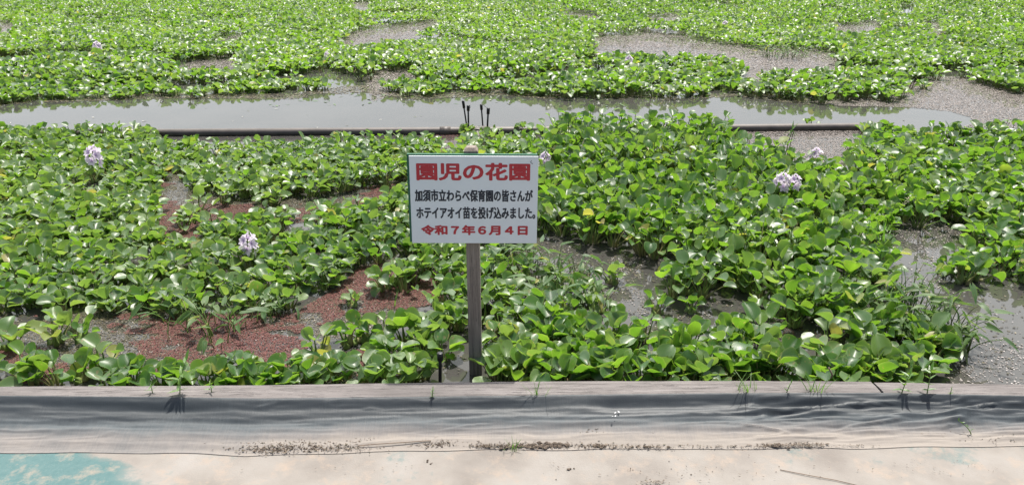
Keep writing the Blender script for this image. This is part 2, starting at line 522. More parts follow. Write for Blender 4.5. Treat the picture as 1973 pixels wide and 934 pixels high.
# weed sheet from the timbers down to the pavement
def edge_front(px):
    return np.interp(px, [-700, 0, 300, 500, 986, 1200, 1400, 1700, 1973, 2700], [770, 763, 765, 768.5, 763, 760, 758, 757.5, 763, 769])
def edge_sheet(px):
    return np.interp(px, [-700, 0, 250, 400, 470, 560, 700, 800, 950, 1100, 1250, 1400, 1520, 1640, 1800, 1973, 2700],
                     [872, 871, 870, 873, 876, 874, 869, 867, 864, 865, 862, 864, 860, 862, 859, 858, 856])
nx, ny = 620, 60
PXs = np.linspace(-620, 2600, nx)
V = np.zeros((ny, nx, 3)); dust = np.zeros((ny, nx))
for i, p in enumerate(PXs):
    gap = max(0.0, float(fbm(np.array(p * .013), np.array(3.3), 4)) - .53) * 0
    a = ground(p, edge_front(p) - 1.5 + 4 * gap, TZ + .004 - .02 * gap); b = ground(p, edge_sheet(p) + 1.0 * math.sin(p * .031), PAVE_Z + .006)
    s = np.linspace(0, 1, ny)
    yy = a.y + (b.y - a.y) * s
    xx = a.x + (b.x - a.x) * s
    z = a.z - (a.z - PAVE_Z - .006) * (1 - np.exp(-((s / .48) ** 1.25))) / (1 - math.exp(-(1 / .48) ** 1.25))
    V[:, i, 0] = xx; V[:, i, 1] = yy; V[:, i, 2] = z
S = np.linspace(0, 1, ny)[:, None] * np.ones((1, nx))
XW = V[..., 0]
# long slack folds, strongest just below the timber
fold = (fbm(XW * 1.1 + 3, S * 5.5, 3) - .5) * .022 + (fbm(XW * 2.6 + 30, S * 9, 3) - .5) * .013
right = np.clip((XW - .75) / .5, 0, 1)
fold += right * (fbm(XW * 5 + 9, S * 14 + XW * 1.3, 3) - .5) * .030
ridge = (1 - np.abs(2 * fbm(XW * 2.2 + 50, S * 6 + XW * .8, 2) - 1) * 7).clip(0, 1)
fold += (.004 + .011 * right) * ridge * (fbm(XW * 1.5 + 3, S * 3, 2) > .45)
env = np.clip(S / .10, 0, 1) * np.clip((1.0 - S) / .55, 0, 1) ** .8
sag = -.018 * np.exp(-((S - .17) / .07) ** 2) * np.clip((fbm(XW * 1.3, S * 0 + 4, 2) - .35) / .2, 0, 1)
V[..., 2] += (fold + sag) * env + .0018 * (fbm(XW * 40, S * 30, 2) - .5)
zpv = PAVE_Z + .006 * (fbm(V[..., 0] * 3, V[..., 1] * 3) - .5)
V[..., 2] = np.maximum(V[..., 2] - .006 * np.clip((S - .8) / .2, 0, 1), zpv + .0022 + .0008 * fbm(XW * 8, S * 3, 2))
dstart = .30 + .16 * (fbm(XW * 1.2 + 7, S * 0 + 1, 3) - .5) - .10 * np.clip((-XW - .9) / .6, -1, 1) * 0
dust = np.clip((S - dstart + .02) / .42, 0, 1) ** .8 * .86 + .05
dust += np.clip((XW + 1.5) / 1.2, 0, 1) * np.clip((S - .55) / .3, 0, 1) * .12
dust -= np.clip((-XW - .95) / .5, 0, 1) * np.clip((S - .3) / .3, 0, 1) * .16
dust += .10 * (fold > .015)
sheet = link("weed_sheet", make_mesh("weed_sheet", V.reshape(-1, 3), grid_faces(ny, nx)[:, ::-1], M_SHEET, fattr={"dust": dust}))
sol = sheet.modifiers.new("thickness", 'SOLIDIFY'); sol.thickness = .001; sol.offset = -1
tag(sheet, "wrinkled dark woven weed sheet dusted beige along the timber edge", "weed sheet")

def sheet_point(p, q):
    """Point of the sheet nearest the photograph pixel p, q."""
    w = V_SHEET; d = (PS[0] - p) ** 2 + (PS[1] - q) ** 2
    return Vector(w[int(np.argmin(d))])
V_SHEET = V.reshape(-1, 3).copy()
PS = project(V_SHEET[:, 0], V_SHEET[:, 1], V_SHEET[:, 2])

# torn white bit on the sheet
tp = sheet_point(1187, 800)
TVs, TFs = [], []
g = np.random.default_rng(21)
for j in range(5):
    c = np.array([tp.x + g.normal() * .008, tp.y + g.normal() * .012 - .006, tp.z + .006 + .004 * j * .5])
    q = np.array([[-.010, -.003, 0], [.004, -.006, .004], [.009, .004, .010], [-.004, .006, .003]]) * (.25 + .35 * g.random())
    a = g.random() * 6.28; R = np.array([[math.cos(a), -math.sin(a), 0], [math.sin(a), math.cos(a), 0], [0, 0, 1]])
    TVs.append(c + q @ R.T); TFs.append(np.arange(4) + 4 * j)
tear = link("torn_patch", make_mesh("torn_patch", np.concatenate(TVs), np.array(TFs), M_TEAR, smooth=False), sheet)
tear["label"] = "small torn spot showing white"

# ------------------------------------------------------------------ where water lies open (outlines measured on the photo, laid on the ground)
OPEN = {
 'channel': [(-300, 212), (0, 203), (100, 196), (200, 192), (330, 186), (450, 196), (560, 186), (650, 172), (720, 172), (800, 190), (880, 178), (960, 180), (1040, 186), (1100, 191),
             (1200, 187), (1300, 192), (1400, 182), (1470, 190), (1520, 194), (1600, 203), (1700, 198), (1750, 193), (1765, 160), (1850, 152), (1900, 175), (1973, 185), (2300, 205), (2300, 236), (1930, 238),
             (1850, 236), (1700, 236), (1650, 243), (1400, 246), (1385, 222), (1055, 224), (1040, 248), (300, 252), (295, 240), (-300, 240)],
 'far_a': [(1140, 72), (1250, 64), (1340, 78), (1460, 95), (1600, 100), (1610, 135), (1540, 137), (1500, 132), (1440, 146), (1420, 112), (1350, 100), (1230, 98), (1150, 92)],
 'far_b': [(650, 88), (690, 60), (760, 50), (850, 40), (835, 52), (745, 72), (690, 92)],
 'far_c': [(345, 122), (400, 116), (462, 112), (455, 130), (350, 130)],
 'far_d': [(410, 74), (470, 64), (480, 74), (420, 80)],
 'far_e': [(715, 148), (740, 138), (805, 136), (800, 150), (730, 165)],
 'far_f': [(-80, 45), (25, 45), (30, 60), (-80, 62)],
 'far_g': [(1080, 22), (1140, 28), (1150, 36), (1090, 30)],
 'far_h': [(1240, 35), (1310, 30), (1315, 40), (1250, 42)],
 'far_i': [(1600, 50), (1690, 46), (1690, 56), (1610, 58)],
 'far_j': [(1730, 10), (1765, 10), (1765, 28), (1735, 28)],
 'far_k': [(1780, 45), (1810, 42), (1810, 62), (1790, 62)],
 'far_l': [(680, 5), (715, 5), (712, 20), (685, 20)],
 'bay': [(1440, 252), (1660, 250), (1655, 292), (1560, 296), (1500, 290), (1470, 278)],
 'fern_a': [(325, 328), (352, 328), (372, 368), (480, 392), (600, 380), (700, 366), (780, 358), (780, 386), (700, 402), (560, 408), (400, 424), (372, 470), (320, 470), (308, 420)],
 'fern_b': [(690, 512), (800, 505), (835, 540), (845, 590), (780, 600), (730, 620), (720, 690), (690, 712), (560, 700), (440, 668), (400, 675), (300, 700), (240, 690), (150, 700), (110, 720), (20, 715), (25, 670),
            (0, 660), (-100, 650), (-100, 610), (60, 612), (200, 605), (330, 606), (450, 612), (560, 606), (640, 560)],
 'mid_a': [(1000, 472), (1080, 462), (1190, 480), (1215, 520), (1240, 560), (1245, 615), (1170, 610), (1120, 560), (1040, 540), (960, 520)],
 'mid_b': [(1240, 590), (1330, 575), (1440, 590), (1490, 610), (1440, 618), (1330, 622), (1250, 625)],
 'mid_c': [(1480, 625), (1560, 640), (1570, 690), (1530, 690), (1490, 660)],
 'pool': [(1735, 452), (1830, 430), (1882, 440), (1822, 490), (1812, 535), (1850, 560), (1990, 548), (2200, 560), (2200, 748), (1828, 748), (1838, 690), (1880, 655), (1850, 600), (1765, 562), (1705, 525), (1706, 480)],
 'pipe_front': [(325, 240), (560, 240), (1045, 240), (1040, 258), (900, 259), (560, 262), (330, 262)],
 'spot': [(850, 262), (885, 262), (890, 278), (850, 278)],
 'dark_a': [(1180, 500), (1290, 500), (1260, 560), (1200, 545)],
 'dark_b': [(560, 420), (600, 440), (560, 455)],
}
def is_open(px, py):
    r = np.zeros(np.shape(px), bool)
    for p in OPEN.values(): r |= inside(px, py, p)
    return r

# ------------------------------------------------------------------ where the hyacinths grow
def zone_size(px, py):
    """(height of the tallest petioles, leaf width) by place."""
    h = np.full(px.shape, .13); w = np.full(px.shape, .078)
    right = px > 1020
    h = np.where(right, .19, h); w = np.where(right, .084, w)
    tall = inside(px, py, [(1020, 250), (1250, 225), (1450, 240), (1520, 300), (1700, 330), (1600, 480), (1300, 480), (1060, 440)])
    h = np.where(tall, .27, h); w = np.where(tall, .086, w)
    far = py < 215
    h = np.where(inside(px, py, [(1040, 240), (1400, 235), (1420, 330), (1030, 330)]), .31, h)
    h = np.where(far, .15, h); h = np.where(far & (py > 165) & (px < 1050), .075, h)
    w = np.where(far, .080, w); w = np.where(far, .088, w)
    front = py > 640
    w = np.where(front, .089, w); h = np.where(front, .105, h); h = np.where(front & (px > 930), .115, h); w = np.where(front & (px < 930), .084, w)
    lb = (px < 620) & (py > 440) & (py < 640)
    h = np.where(lb, .11, h)
    return h, w

pts = []
def scatter(y0, y1, sp, xk, g):
    out = []
    y = y0
    while y < y1:
        half = xk * (y + .6) + .5
        n = int(2 * half / sp)
        x = -half + (np.arange(n) + g.random(n)) * sp
        out.append(np.stack([x, y + (g.random(n) - .5) * sp * 1.1], -1))
        y += sp * .9
    return np.concatenate(out)
g = np.random.default_rng(11)
near = scatter(3.33, 8.7, .145, .71, g)
far = scatter(9.0, 33.0, .175, .71, g)
rowx = np.arange(-2.5, 2.6, .105); row = np.stack([rowx + g.normal(0, .02, len(rowx)), 3.30 + g.random(len(rowx)) * .07], -1)
P = np.concatenate([near, far, row])
is_row = np.arange(len(P)) >= len(P) - len(row)
ppx, ppy, pdp = project(P[:, 0], P[:, 1], np.zeros(len(P)))
hz, wz = zone_size(ppx, ppy)
hpx = hz * FOC / pdp * .93
wob = (fbm(P[:, 0] * 1.3, P[:, 1] * 1.3, 3) - .5)
soft = (ppx < 900) & (ppy > 320) & (ppy < 600)
opn = is_open(ppx, ppy) | is_open(ppx, ppy - hpx * .45) | (is_open(ppx, ppy - hpx * 1.0) & ~soft) | (is_open(ppx, ppy - hpx * 1.2) & (ppy < 320) & (hz < .28))
wpx = wz * FOC / pdp
opn |= (is_open(ppx - wpx * .6, ppy) | is_open(ppx + wpx * .6, ppy)) & ~soft
opn &= ~(soft & (fbm(P[:, 0] * 4, P[:, 1] * 4, 2) > .70))
sparse = (fbm(P[:, 0] * .9 + 40, P[:, 1] * 1.5 + 40, 4) < .365) & (ppy < 215)
postd = np.hypot(P[:, 0] - ground(916, 715).x, P[:, 1] - ground(916, 715).y) < .10
clear = ((np.abs(ppx - 914) < 42) & (ppy > 672)) | ((np.abs(ppx - 849) < 34) & (ppy > 702))
keep = ~clear & (~opn | (is_row & (ppx < 1805))) & ~sparse & ~postd
weedzone = inside(ppx, ppy, [(950, 500), (1120, 500), (1180, 560), (1170, 615), (1080, 600), (960, 560)]) | inside(ppx, ppy, [(1680, 560), (1830, 570), (1900, 660), (1820, 690), (1700, 640)]) \
    | inside(ppx, ppy, [(350, 600), (480, 590), (520, 640), (380, 650)])
keep &= ~weedzone
P = P[keep]; ppx = ppx[keep]; ppy = ppy[keep]; pdp = pdp[keep]; hz = hz[keep]; wz = wz[keep]
# single plants standing in the open fern and water, (px, py of the foot, height, leaf width, label)
LONE = [
 (762, 548, .15, .085, "lone water hyacinth standing on the red water fern left of the post"),
 (680, 588, .10, .060, "smallest lone water hyacinth, at the left end of the upper red fern patch"),
 (672, 664, .16, .100, "water hyacinth clump with pale bulbs just beyond the thin front row"),
 (700, 655, .12, .070, None),
 (612, 690, .17, .110, "big-leaved water hyacinth at the front edge of the red fern patch"),
 (736, 690, .09, .075, "low water hyacinth between the red fern and the front row left of the post"),
 (112, 660, .17, .105, "water hyacinth with swollen pinkish bulbs on dark water at far left"),
 (160, 655, .12, .075, None),
 (18, 670, .15, .095, None), (50, 725, .15, .105, None), (200, 720, .17, .12, "broad-leaved water hyacinth standing above the front row near the far left"), (160, 730, .13, .10, None),
 (1560, 245, .10, .08, "small water hyacinth lying against the pipe near its right end"),
 (1636, 296, .13, .08, "small water hyacinth at the right edge of the scummy bay below the pipe"),
 (1010, 530, .11, .08, None), (1060, 548, .10, .075, None), (1120, 575, .12, .08, None), (1150, 600, .12, .085, None), (985, 575, .12, .085, None), (1040, 598, .12, .085, None), (1095, 612, .13, .09, None),
 (1180, 545, .15, .085, "water hyacinth standing alone in shallow water right of the post"),
 (1265, 604, .15, .085, None), (1330, 600, .10, .06, None),
 (1460, 612, .14, .08, "water hyacinth on the debris strip in front of the tall stand"),
 (1880, 540, .17, .09, "water hyacinth on the small island in the right pool"), (1840, 525, .15, .085, "water hyacinth at the left tip of the island in the right pool"),
 (1930, 530, .17, .09, None), (1975, 525, .17, .09, None), (1905, 515, .16, .085, None), (1960, 500, .16, .085, None), (1860, 505, .15, .085, None), (1815, 528, .08, .06, None),
 (2000, 520, .17, .09, None), (2030, 540, .17, .09, None), (1975, 545, .14, .08, None),
 (1668, 258, .12, .08, None), (1692, 262, .14, .085, None), (1722, 263, .14, .085, None), (1745, 266, .13, .08, None), (1706, 272, .14, .08, None),
 (900, 262, .12, .08, None), (930, 274, .13, .08, None), (955, 270, .14, .08, None), (1010, 258, .14, .08, None),
 (1375, 165, .12, .08, None), (1290, 150, .12, .08, None), (1780, 172, .10, .08, "lone water hyacinth on the scum beyond the right end of the channel"),
]
lp = np.array([[*ground(a[0], a[1])[:2]] for a in LONE])
# flowering plants: pixel of the flower head's centre, pixel of the foot, width of the head in pixels, label
FLOWERS = [
 (180, 302, 352, 34, "flowering water hyacinth in the left mat, tall lilac head near the pipe"),
 (478, 471, 515, 38, "flowering water hyacinth with a star-shaped lilac head amid the left mat"),
 (1506, 352, 415, 34, "flowering water hyacinth with the wider head of the touching pair"),
 (1530, 352, 413, 28, "flowering water hyacinth with the smaller head of the touching pair"),
 (1570, 302, 345, 30, "flowering water hyacinth below the scummy bay near the pipe's right end"),
 (1049, 307, 352, 25, "flowering water hyacinth showing a lilac head beside the sign's upper right corner"),
 (1211, 118, 140, 18, "distant flowering water hyacinth below the narrow far channel"),
 (630, 108, 126, 13, "distant flowering water hyacinth beyond the channel, with a small lilac head by a bare gap"),
 (187, 91, 108, 17, "distant flowering water hyacinth, farther of the two at upper left"),
 (217, 116, 134, 15, "distant flowering water hyacinth, nearer of the two at upper left"),
 (1396, 48, 62, 13, "farthest flowering water hyacinth, a faint pale head beyond the narrow far channel"),
]
fp = np.array([[*ground(a[0], a[2])[:2]] for a in FLOWERS])
d = np.min(np.hypot(P[:, None, 0] - fp[None, :, 0], P[:, None, 1] - fp[None, :, 1]), 1)
d2 = np.min(np.hypot(P[:, None, 0] - lp[None, :, 0], P[:, None, 1] - lp[None, :, 1]), 1)
dfr = np.min(np.where((np.abs(P[:, None, 0] - fp[None, :, 0]) < .13) & (P[:, None, 1] < fp[None, :, 1]) & (P[:, None, 1] > fp[None, :, 1] - .30), 0.0, 1.0), 1)
ok = (d > .09) & (d2 > .10) & (dfr > .5)
P = P[ok]; ppx = ppx[ok]; ppy = ppy[ok]; pdp = pdp[ok]; hz = hz[ok]; wz = wz[ok]

def plant_arrays(cx, cy, h, w, tint0, g, nmin=6, nmax=9):
    """Leaf and stalk parameters for many plants at once (flat arrays)."""
    N = len(cx)
    n = g.integers(nmin, nmax + 1, N)
    idx = np.repeat(np.arange(N), n)
    M = len(idx)
    first = np.concatenate([[0], np.cumsum(n)[:-1]])
    rank = np.arange(M) - first[idx]
    fr = (rank + .5) / n[idx]                         # 0 inner .. 1 outer
    az = rank * 2.39996 + g.random(N)[idx] * 6.283 + g.normal(0, .35, M)
    inc = np.radians(86 - 46 * fr ** 1.1) + g.normal(0, .12, M)
    H = h[idx]
    lp = H * (1.0 - .35 * fr) * g.uniform(.62, 1.12, M)
    sway = g.normal(0, .10, (N, 2))[idx]
    dirx, diry = np.cos(az), np.sin(az)
    r0 = .012 + .016 * fr
    p0 = np.stack([cx[idx] + dirx * r0, cy[idx] + diry * r0, np.full(M, -.015)], -1)
    bx = np.cos(inc) * lp; bz = np.sin(inc) * lp
    p2 = p0 + np.stack([dirx * bx + sway[:, 0] * lp, diry * bx + sway[:, 1] * lp, bz + .02], -1)
    p1 = p0 + np.stack([dirx * bx * .25, diry * bx * .25, bz * .6], -1)
    W = w[idx] * g.uniform(.62, 1.15, M)
    L = W * g.uniform(.82, 1.08, M)
    el = np.where(g.random(M) < np.where(cx[idx] < 0, .68, .50), np.radians(g.normal(17, 17, M)), inc - np.radians(g.uniform(0, 50, M)))
    el = np.clip(el, -.35, 1.45)
    tint = np.clip(tint0[idx] + g.normal(0, .17, M), 0, .82)
    dry = g.random(M) < .010 + .035 * (fr > .8)
    tint = np.where(dry, g.uniform(.86, 1.0, M), tint)
    return dict(idx=idx, p0=p0, p1=p1, p2=p2, az=az + g.normal(0, .4, M), el=el, roll=g.normal(0, .28, M), L=L, W=W,
                cup=g.uniform(.12, .58, M), curl=g.normal(.25, .45, M), tint=tint, lp=lp)

def foliage(a, lod, seed):
    return leaves(a['p2'], a['az'], a['el'], a['roll'], a['L'], a['W'], a['cup'], a['curl'], a['tint'], lod, 'round', .10, seed)

def stalks(a, lod, seed, bulb=1.0):
    M = len(a['lp'])
    if lod == 0:
        base = np.array([.0050, .0100, .0130, .0100, .0056, .0040, .0034, .0030])
        short = np.clip((.16 - a['lp']) / .08, 0, 1)[:, None]
        pr = base[None] * (1 - short) * .8 + short * base[None] * np.array([1.1, 1.7, 1.85, 1.6, 1.3, 1.1, 1, 1]) * bulb
        return tubes(a['p0'], a['p1'], a['p2'], pr, a['tint'], 7, seed)
    pr = np.tile(np.array([.008, .009, .0038, .003]) if lod == 1 else np.array([.008, .003]), (M, 1))
    return tubes(a['p0'], a['p1'], a['p2'], pr, a['tint'], 4 if lod == 1 else 3, seed)

# --- the 300 that show largest are things of their own
order = np.argsort(-(hz + .05) / pdp)
vis = (ppx > -30) & (ppx < 2003) & (ppy < 775) & (ppy - hz * FOC / pdp < 745)
order = order[vis[order]]
N_LONE = len(LONE)
N_IND = 300 - N_LONE - len(FLOWERS)
ind = order[:N_IND]
mask = np.ones(len(P), bool); mask[ind] = False

# a set of differently grown prototypes for each size class
def proto_set(h, w, t0, count, seed0):
    out = []
    for q in range(count):
        g = np.random.default_rng(seed0 + q)
        a = plant_arrays(np.zeros(1), np.zeros(1), np.array([h * g.uniform(.9, 1.1)]), np.array([w * g.uniform(.9, 1.1)]), np.array([t0 + g.normal(0, .05)]), g, 7, 10)
        V, F, A = foliage(a, 0, seed0 + q)
        fm = make_mesh("foliage", V, F, M_LEAF, attr=A)
        V, F, A = stalks(a, 0, seed0 + q)
        sm = make_mesh("stalks", V, F, M_STALK, attr=A)
        out.append((fm, sm))
    return out
PROTO = {'low': proto_set(.13, .088, .50, 12, 100), 'mid': proto_set(.16, .100, .44, 14, 200), 'tall': proto_set(.24, .100, .40, 12, 300),
         'tiny': proto_set(.09, .066, .45, 5, 400)}

def pale_sheen(cx, cy, r):
    # plants left of the post and on the far side carry sheen as a paler colour, and more dry spots than the right stand
    p = np.interp(cx, [0, 800, 1050, 1250], [.88, .8, .4, .3])
    p = np.where(np.asarray(cy) < 215, .55, p)
    p = np.where((np.asarray(cy) > 640) & (np.asarray(cx) < 900), .5, p)
    return r < p

def make_plant(name, loc, h, w, rz, g):
    kind = 'tiny' if h < .105 else 'low' if h < .145 else 'mid' if h < .19 else 'tall'
    hh, ww = {'tiny': (.09, .066), 'low': (.13, .088), 'mid': (.16, .10), 'tall': (.24, .10)}[kind]
    fm, sm = PROTO[kind][g.integers(len(PROTO[kind]))]
    r = empty(name, loc, rz)
    s = w / ww
    r.scale = (s, s, .5 * s + .5 * h / hh)
    f = link("foliage", fm, r); st = link("stalks", sm, r)
    cx, cy, _ = project(loc[0], loc[1], 0.0)
    if pale_sheen(cx, cy, g.random()):
        f.material_slots[0].link = 'OBJECT'; f.material_slots[0].material = M_LEAF_PALE
    return r

def place_label(px, py):
    if py > 655 and px < 800: return "broad-leaved water hyacinth in the thin front row left of the sign post", "front row hyacinths left of the post"
    if py > 640 and px < 1300: return "large-leaved water hyacinth behind the timber, between the sign post and the narrow weeds", "front hyacinths right of the post"
    if py > 640: return "large-leaved water hyacinth behind the timber, near the narrow weeds by the right pool", "front hyacinths by the right pool"
    if px < 560: return "small-leaved water hyacinth in the packed mat left of the red fern patch", "mat hyacinths left of the red fern"
    if px < 915: return "water hyacinth in the packed mat between the red fern patch and the sign post", "mat hyacinths beside the post"
    if px < 1250: return "water hyacinth around the shallow weedy gap right of the sign post", "hyacinths around the weedy gap"
    return "tall glossy water hyacinth in the dense stand left of the right pool", "hyacinths of the dense right stand"

g = np.random.default_rng(5)
for i in ind:
    r = make_plant("water_hyacinth", (P[i, 0], P[i, 1], -.025 if P[i, 1] < 3.42 else 0), hz[i] * g.uniform(.85, 1.15), wz[i] * g.uniform(.9, 1.12), g.random() * 6.283, g)
    lab, grp = place_label(ppx[i], ppy[i])
    tag(r, lab, "water hyacinth", grp)
LONE_REST = {
 3: ("small water hyacinth huddled against the bulbous clump beyond the front row", None),
 7: ("small water hyacinth touching the one with pinkish bulbs at far left", None),
}
for k, (a, b, h, w, lab) in enumerate(LONE):
    q = ground(a, b)
    r = make_plant("water_hyacinth", (q.x, q.y, 0), h * .82, w * .86, g.random() * 6.283, g)
    if lab: tag(r, lab, "water hyacinth"); continue
    if k in LONE_REST: tag(r, LONE_REST[k][0], "water hyacinth"); continue
    if b < 300: lab, grp = ("water hyacinth hugging the pipe behind the sign", "hyacinths along the pipe") if b > 240 and a < 1200 else ("water hyacinth crowding over the pipe's right end", "hyacinths at the pipe end") if b > 240 else ("water hyacinth at the channel's far bank", "hyacinths of the far bank") 
    elif a > 1800: lab, grp = "water hyacinth crowded on the small island in the right pool", "hyacinths of the pool island"
    else: lab, grp = place_label(a, b)

    tag(r, lab, "water hyacinth", grp)

# --- flowering plants
def flower_mesh(width, seed):
    g = np.random.default_rng(seed)
    n = 10
    parts = []
    R = width * .5
    for b in range(n):
        t = b / (n - 1)
        a = b * 2.39996
        rr = R * (.52 if b < n - 1 else .05) * (1.0 - .35 * abs(t - .35))
        c = np.array([math.cos(a) * rr, math.sin(a) * rr, (t - .45) * width * .75])
        face_el = -.1 + .9 * t
        d = np.array([math.cos(a) * math.cos(face_el), math.sin(a) * math.cos(face_el), math.sin(face_el)])
        s = np.cross(d, [0, 0, 1.]); s /= np.linalg.norm(s); u = np.cross(s, d)
        k = np.arange(6) * math.pi / 3 + g.random() * .5
        pd = np.cos(k)[:, None] * s + np.sin(k)[:, None] * u
        pd = pd * .9 + d * .45
        pd /= np.linalg.norm(pd, axis=1)[:, None]
        az = np.arctan2(pd[:, 1], pd[:, 0]); el = np.arcsin(pd[:, 2])
        L = np.full(6, R * .62) * g.uniform(.85, 1.1, 6)
        ti = np.full(6, .3); ti[np.argmax(pd[:, 2])] = .95
        # roll each petal so that its face looks along d
        roll = np.zeros(6)
        for j in range(6):
            s0 = np.array([math.sin(az[j]), -math.cos(az[j]), 0]); n0 = np.cross(s0, pd[j])
            roll[j] = math.atan2(-np.dot(d, s0), np.dot(d, n0))
        parts.append(petals(np.tile(c, (6, 1)), pd, d, L, L * .60, ti, seed + b))
    return join(parts)

def petals(P, D, face, L, W, tint, seed):
    """Petals along D whose inner side looks along face."""
    rs, cs = 5, 3
    v = np.linspace(0, 1, rs); u = np.linspace(-1, 1, cs)
    pv, pw = zip(*PROFILE['petal']); pr = np.interp(v, pv, pw)
    g = np.random.default_rng(seed)
    Vs, Fs, As = [], [], []
    f = grid_faces(rs, cs)
    for j in range(len(P)):
        s = np.cross(D[j], face); s /= np.linalg.norm(s) + 1e-9
        nrm = np.cross(s, D[j])
        if np.dot(nrm, face) < 0: nrm = -nrm
        cur = g.uniform(-.05, .25)
        for i in range(rs):
            for q in range(cs):
                Vs.append(P[j] + D[j] * v[i] * L[j] + s * u[q] * pr[i] * W[j] / 2 + nrm * (.10 * W[j] * u[q] ** 2 - cur * L[j] * v[i] ** 2))
                As.append((tint[j], u[q] * .5 + .5, v[i], .5))
        Fs.append(f + j * rs * cs)
    return np.array(Vs), np.concatenate(Fs), np.array(As)

g = np.random.default_rng(77)
for k, (a, b, foot, wd, lab) in enumerate(FLOWERS):
    q = ground(a, foot)
    top = at_depth(a, b, q.y)
    dep = project(q.x, q.y, 0)[2]
    wm = wd * dep / FOC * 1.04
    hh, ww = zone_size(np.array([float(a)]), np.array([float(foot)]))
    r = make_plant("flowering_water_hyacinth", (q.x, q.y, 0), float(hh[0]) * .9, float(ww[0]), 0.0, g)
    sc = np.array(r.scale)
    V, F, A = flower_mesh(wm, 500 + 20 * k)
    V = V + np.array([top.x - q.x, 0, top.z])
    V = V / sc
    link("flower_head", make_mesh("flower_head", V, F, M_PETAL, attr=A), r)
    V, F, A = tubes(np.zeros((1, 3)), np.array([[0.01, .005, top.z * .5]]), np.array([[top.x - q.x, 0, top.z + wm * .3]]), np.full((1, 6), .0045), np.array([.4]), 7)
    A[:, 2] = .8
    link("flower_stem", make_mesh("flower_stem", V / sc, F, M_STALK, attr=A), r)
    tag(r, lab, "flowering plant", "flowering water hyacinths")

# --- everything else of the mat is one object
g = np.random.default_rng(9)
rest = np.where(mask)[0]
rest = rest[(ppy[rest] < 790)]
parts, mats = [], []
tn = .40 + .60 * (fbm(P[:, 0] * .8, P[:, 1] * .8, 4) - .5) + np.where(ppx > 1020, .02, .08)  # left plants lighter, their sheen put into the tint
tn = np.where(ppy < 215, tn + .05, tn)
hv = np.where(hz > .26, hz, hz * (.35 + 1.25 * fbm(P[:, 0] * .7 + 9, P[:, 1] * .7 + 5, 3)))
bands = [(0, 6.5, 0, 1, 8, 10), (6.5, 9.2, 1, 1, 8, 10), (9.2, 15, 2, 2, 8, 10), (15, 99, 3, 9, 8, 9)]
for (y0, y1, ll, ls, n0, n1) in bands:
    s = rest[(P[rest, 1] >= y0) & (P[rest, 1] < y1)]
    if not len(s): continue
    a = plant_arrays(P[s, 0], P[s, 1], hv[s] * g.uniform(.8, 1.2, len(s)), wz[s] * g.uniform(.9, 1.1, len(s)), tn[s], g, n0, n1)
    l = foliage(a, ll, 40 + ll); parts.append(l)
    fc = pale_sheen(ppx[s], ppy[s], g.random(len(s)))[a['idx']]
    mats.append(np.repeat(np.where(fc, 2, 0), len(l[1]) // len(fc)))
    if ls < 9:
        l = stalks(a, ls, 50 + ll); parts.append(l); mats.append(np.ones(len(l[1]), int))
V, F, A = join(parts)
mat_o = link("water_hyacinth_mat", make_mesh("water_hyacinth_mat", V, F, [M_LEAF, M_STALK, M_LEAF_PALE], attr=A, mat_index=np.concatenate(mats)))
tag(mat_o, "endless green mat of floating water hyacinth on both sides of the open channel", "water plants", kind="stuff")

# ------------------------------------------------------------------ floating flakes, red water fern
def flakes(xy, size, cols, g, z0=.002, z1=.006, aspect=(.5, 1.0), tilt=.08):
    N = len(xy)
    a = g.random(N) * 6.283
    sx = size * g.uniform(.6, 1.3, N); sy = sx * g.uniform(*aspect, N)
    c, s = np.cos(a), np.sin(a)
    base = np.array([(-1, -.55), (.2, -1), (1, .35), (-.35, 1)])
    q = base[None] + g.normal(0, .22, (N, 4, 2))
    lx = q[..., 0] * sx[:, None] / 2; ly = q[..., 1] * sy[:, None] / 2
    X = xy[:, 0, None] + lx * c[:, None] - ly * s[:, None]
    Y = xy[:, 1, None] + lx * s[:, None] + ly * c[:, None]
    Z = g.uniform(z0, z1, N)[:, None] + (lx * g.normal(0, tilt, N)[:, None] + ly * g.normal(0, tilt, N)[:, None])
    Z = np.maximum(Z, .0012)
    V = np.stack([X, Y, Z], -1).reshape(-1, 3)
    F = np.arange(N * 4).reshape(-1, 4)
    A = np.repeat(np.concatenate([cols, np.ones((N, 1))], 1), 4, 0)
    return V, F, A

def region_points(poly, dens, g, pad=0):
    b = np.array([ground(x, y)[:2] for x, y in poly])
    x0, y0 = b.min(0) - pad; x1, y1 = b.max(0) + pad
    n = int((x1 - x0) * (y1 - y0) * dens)
    xy = np.stack([g.uniform(x0, x1, n), g.uniform(y0, y1, n)], -1)
    a, c, dd = project(xy[:, 0], xy[:, 1], np.zeros(n))
    return xy[inside(a, c, poly)], None

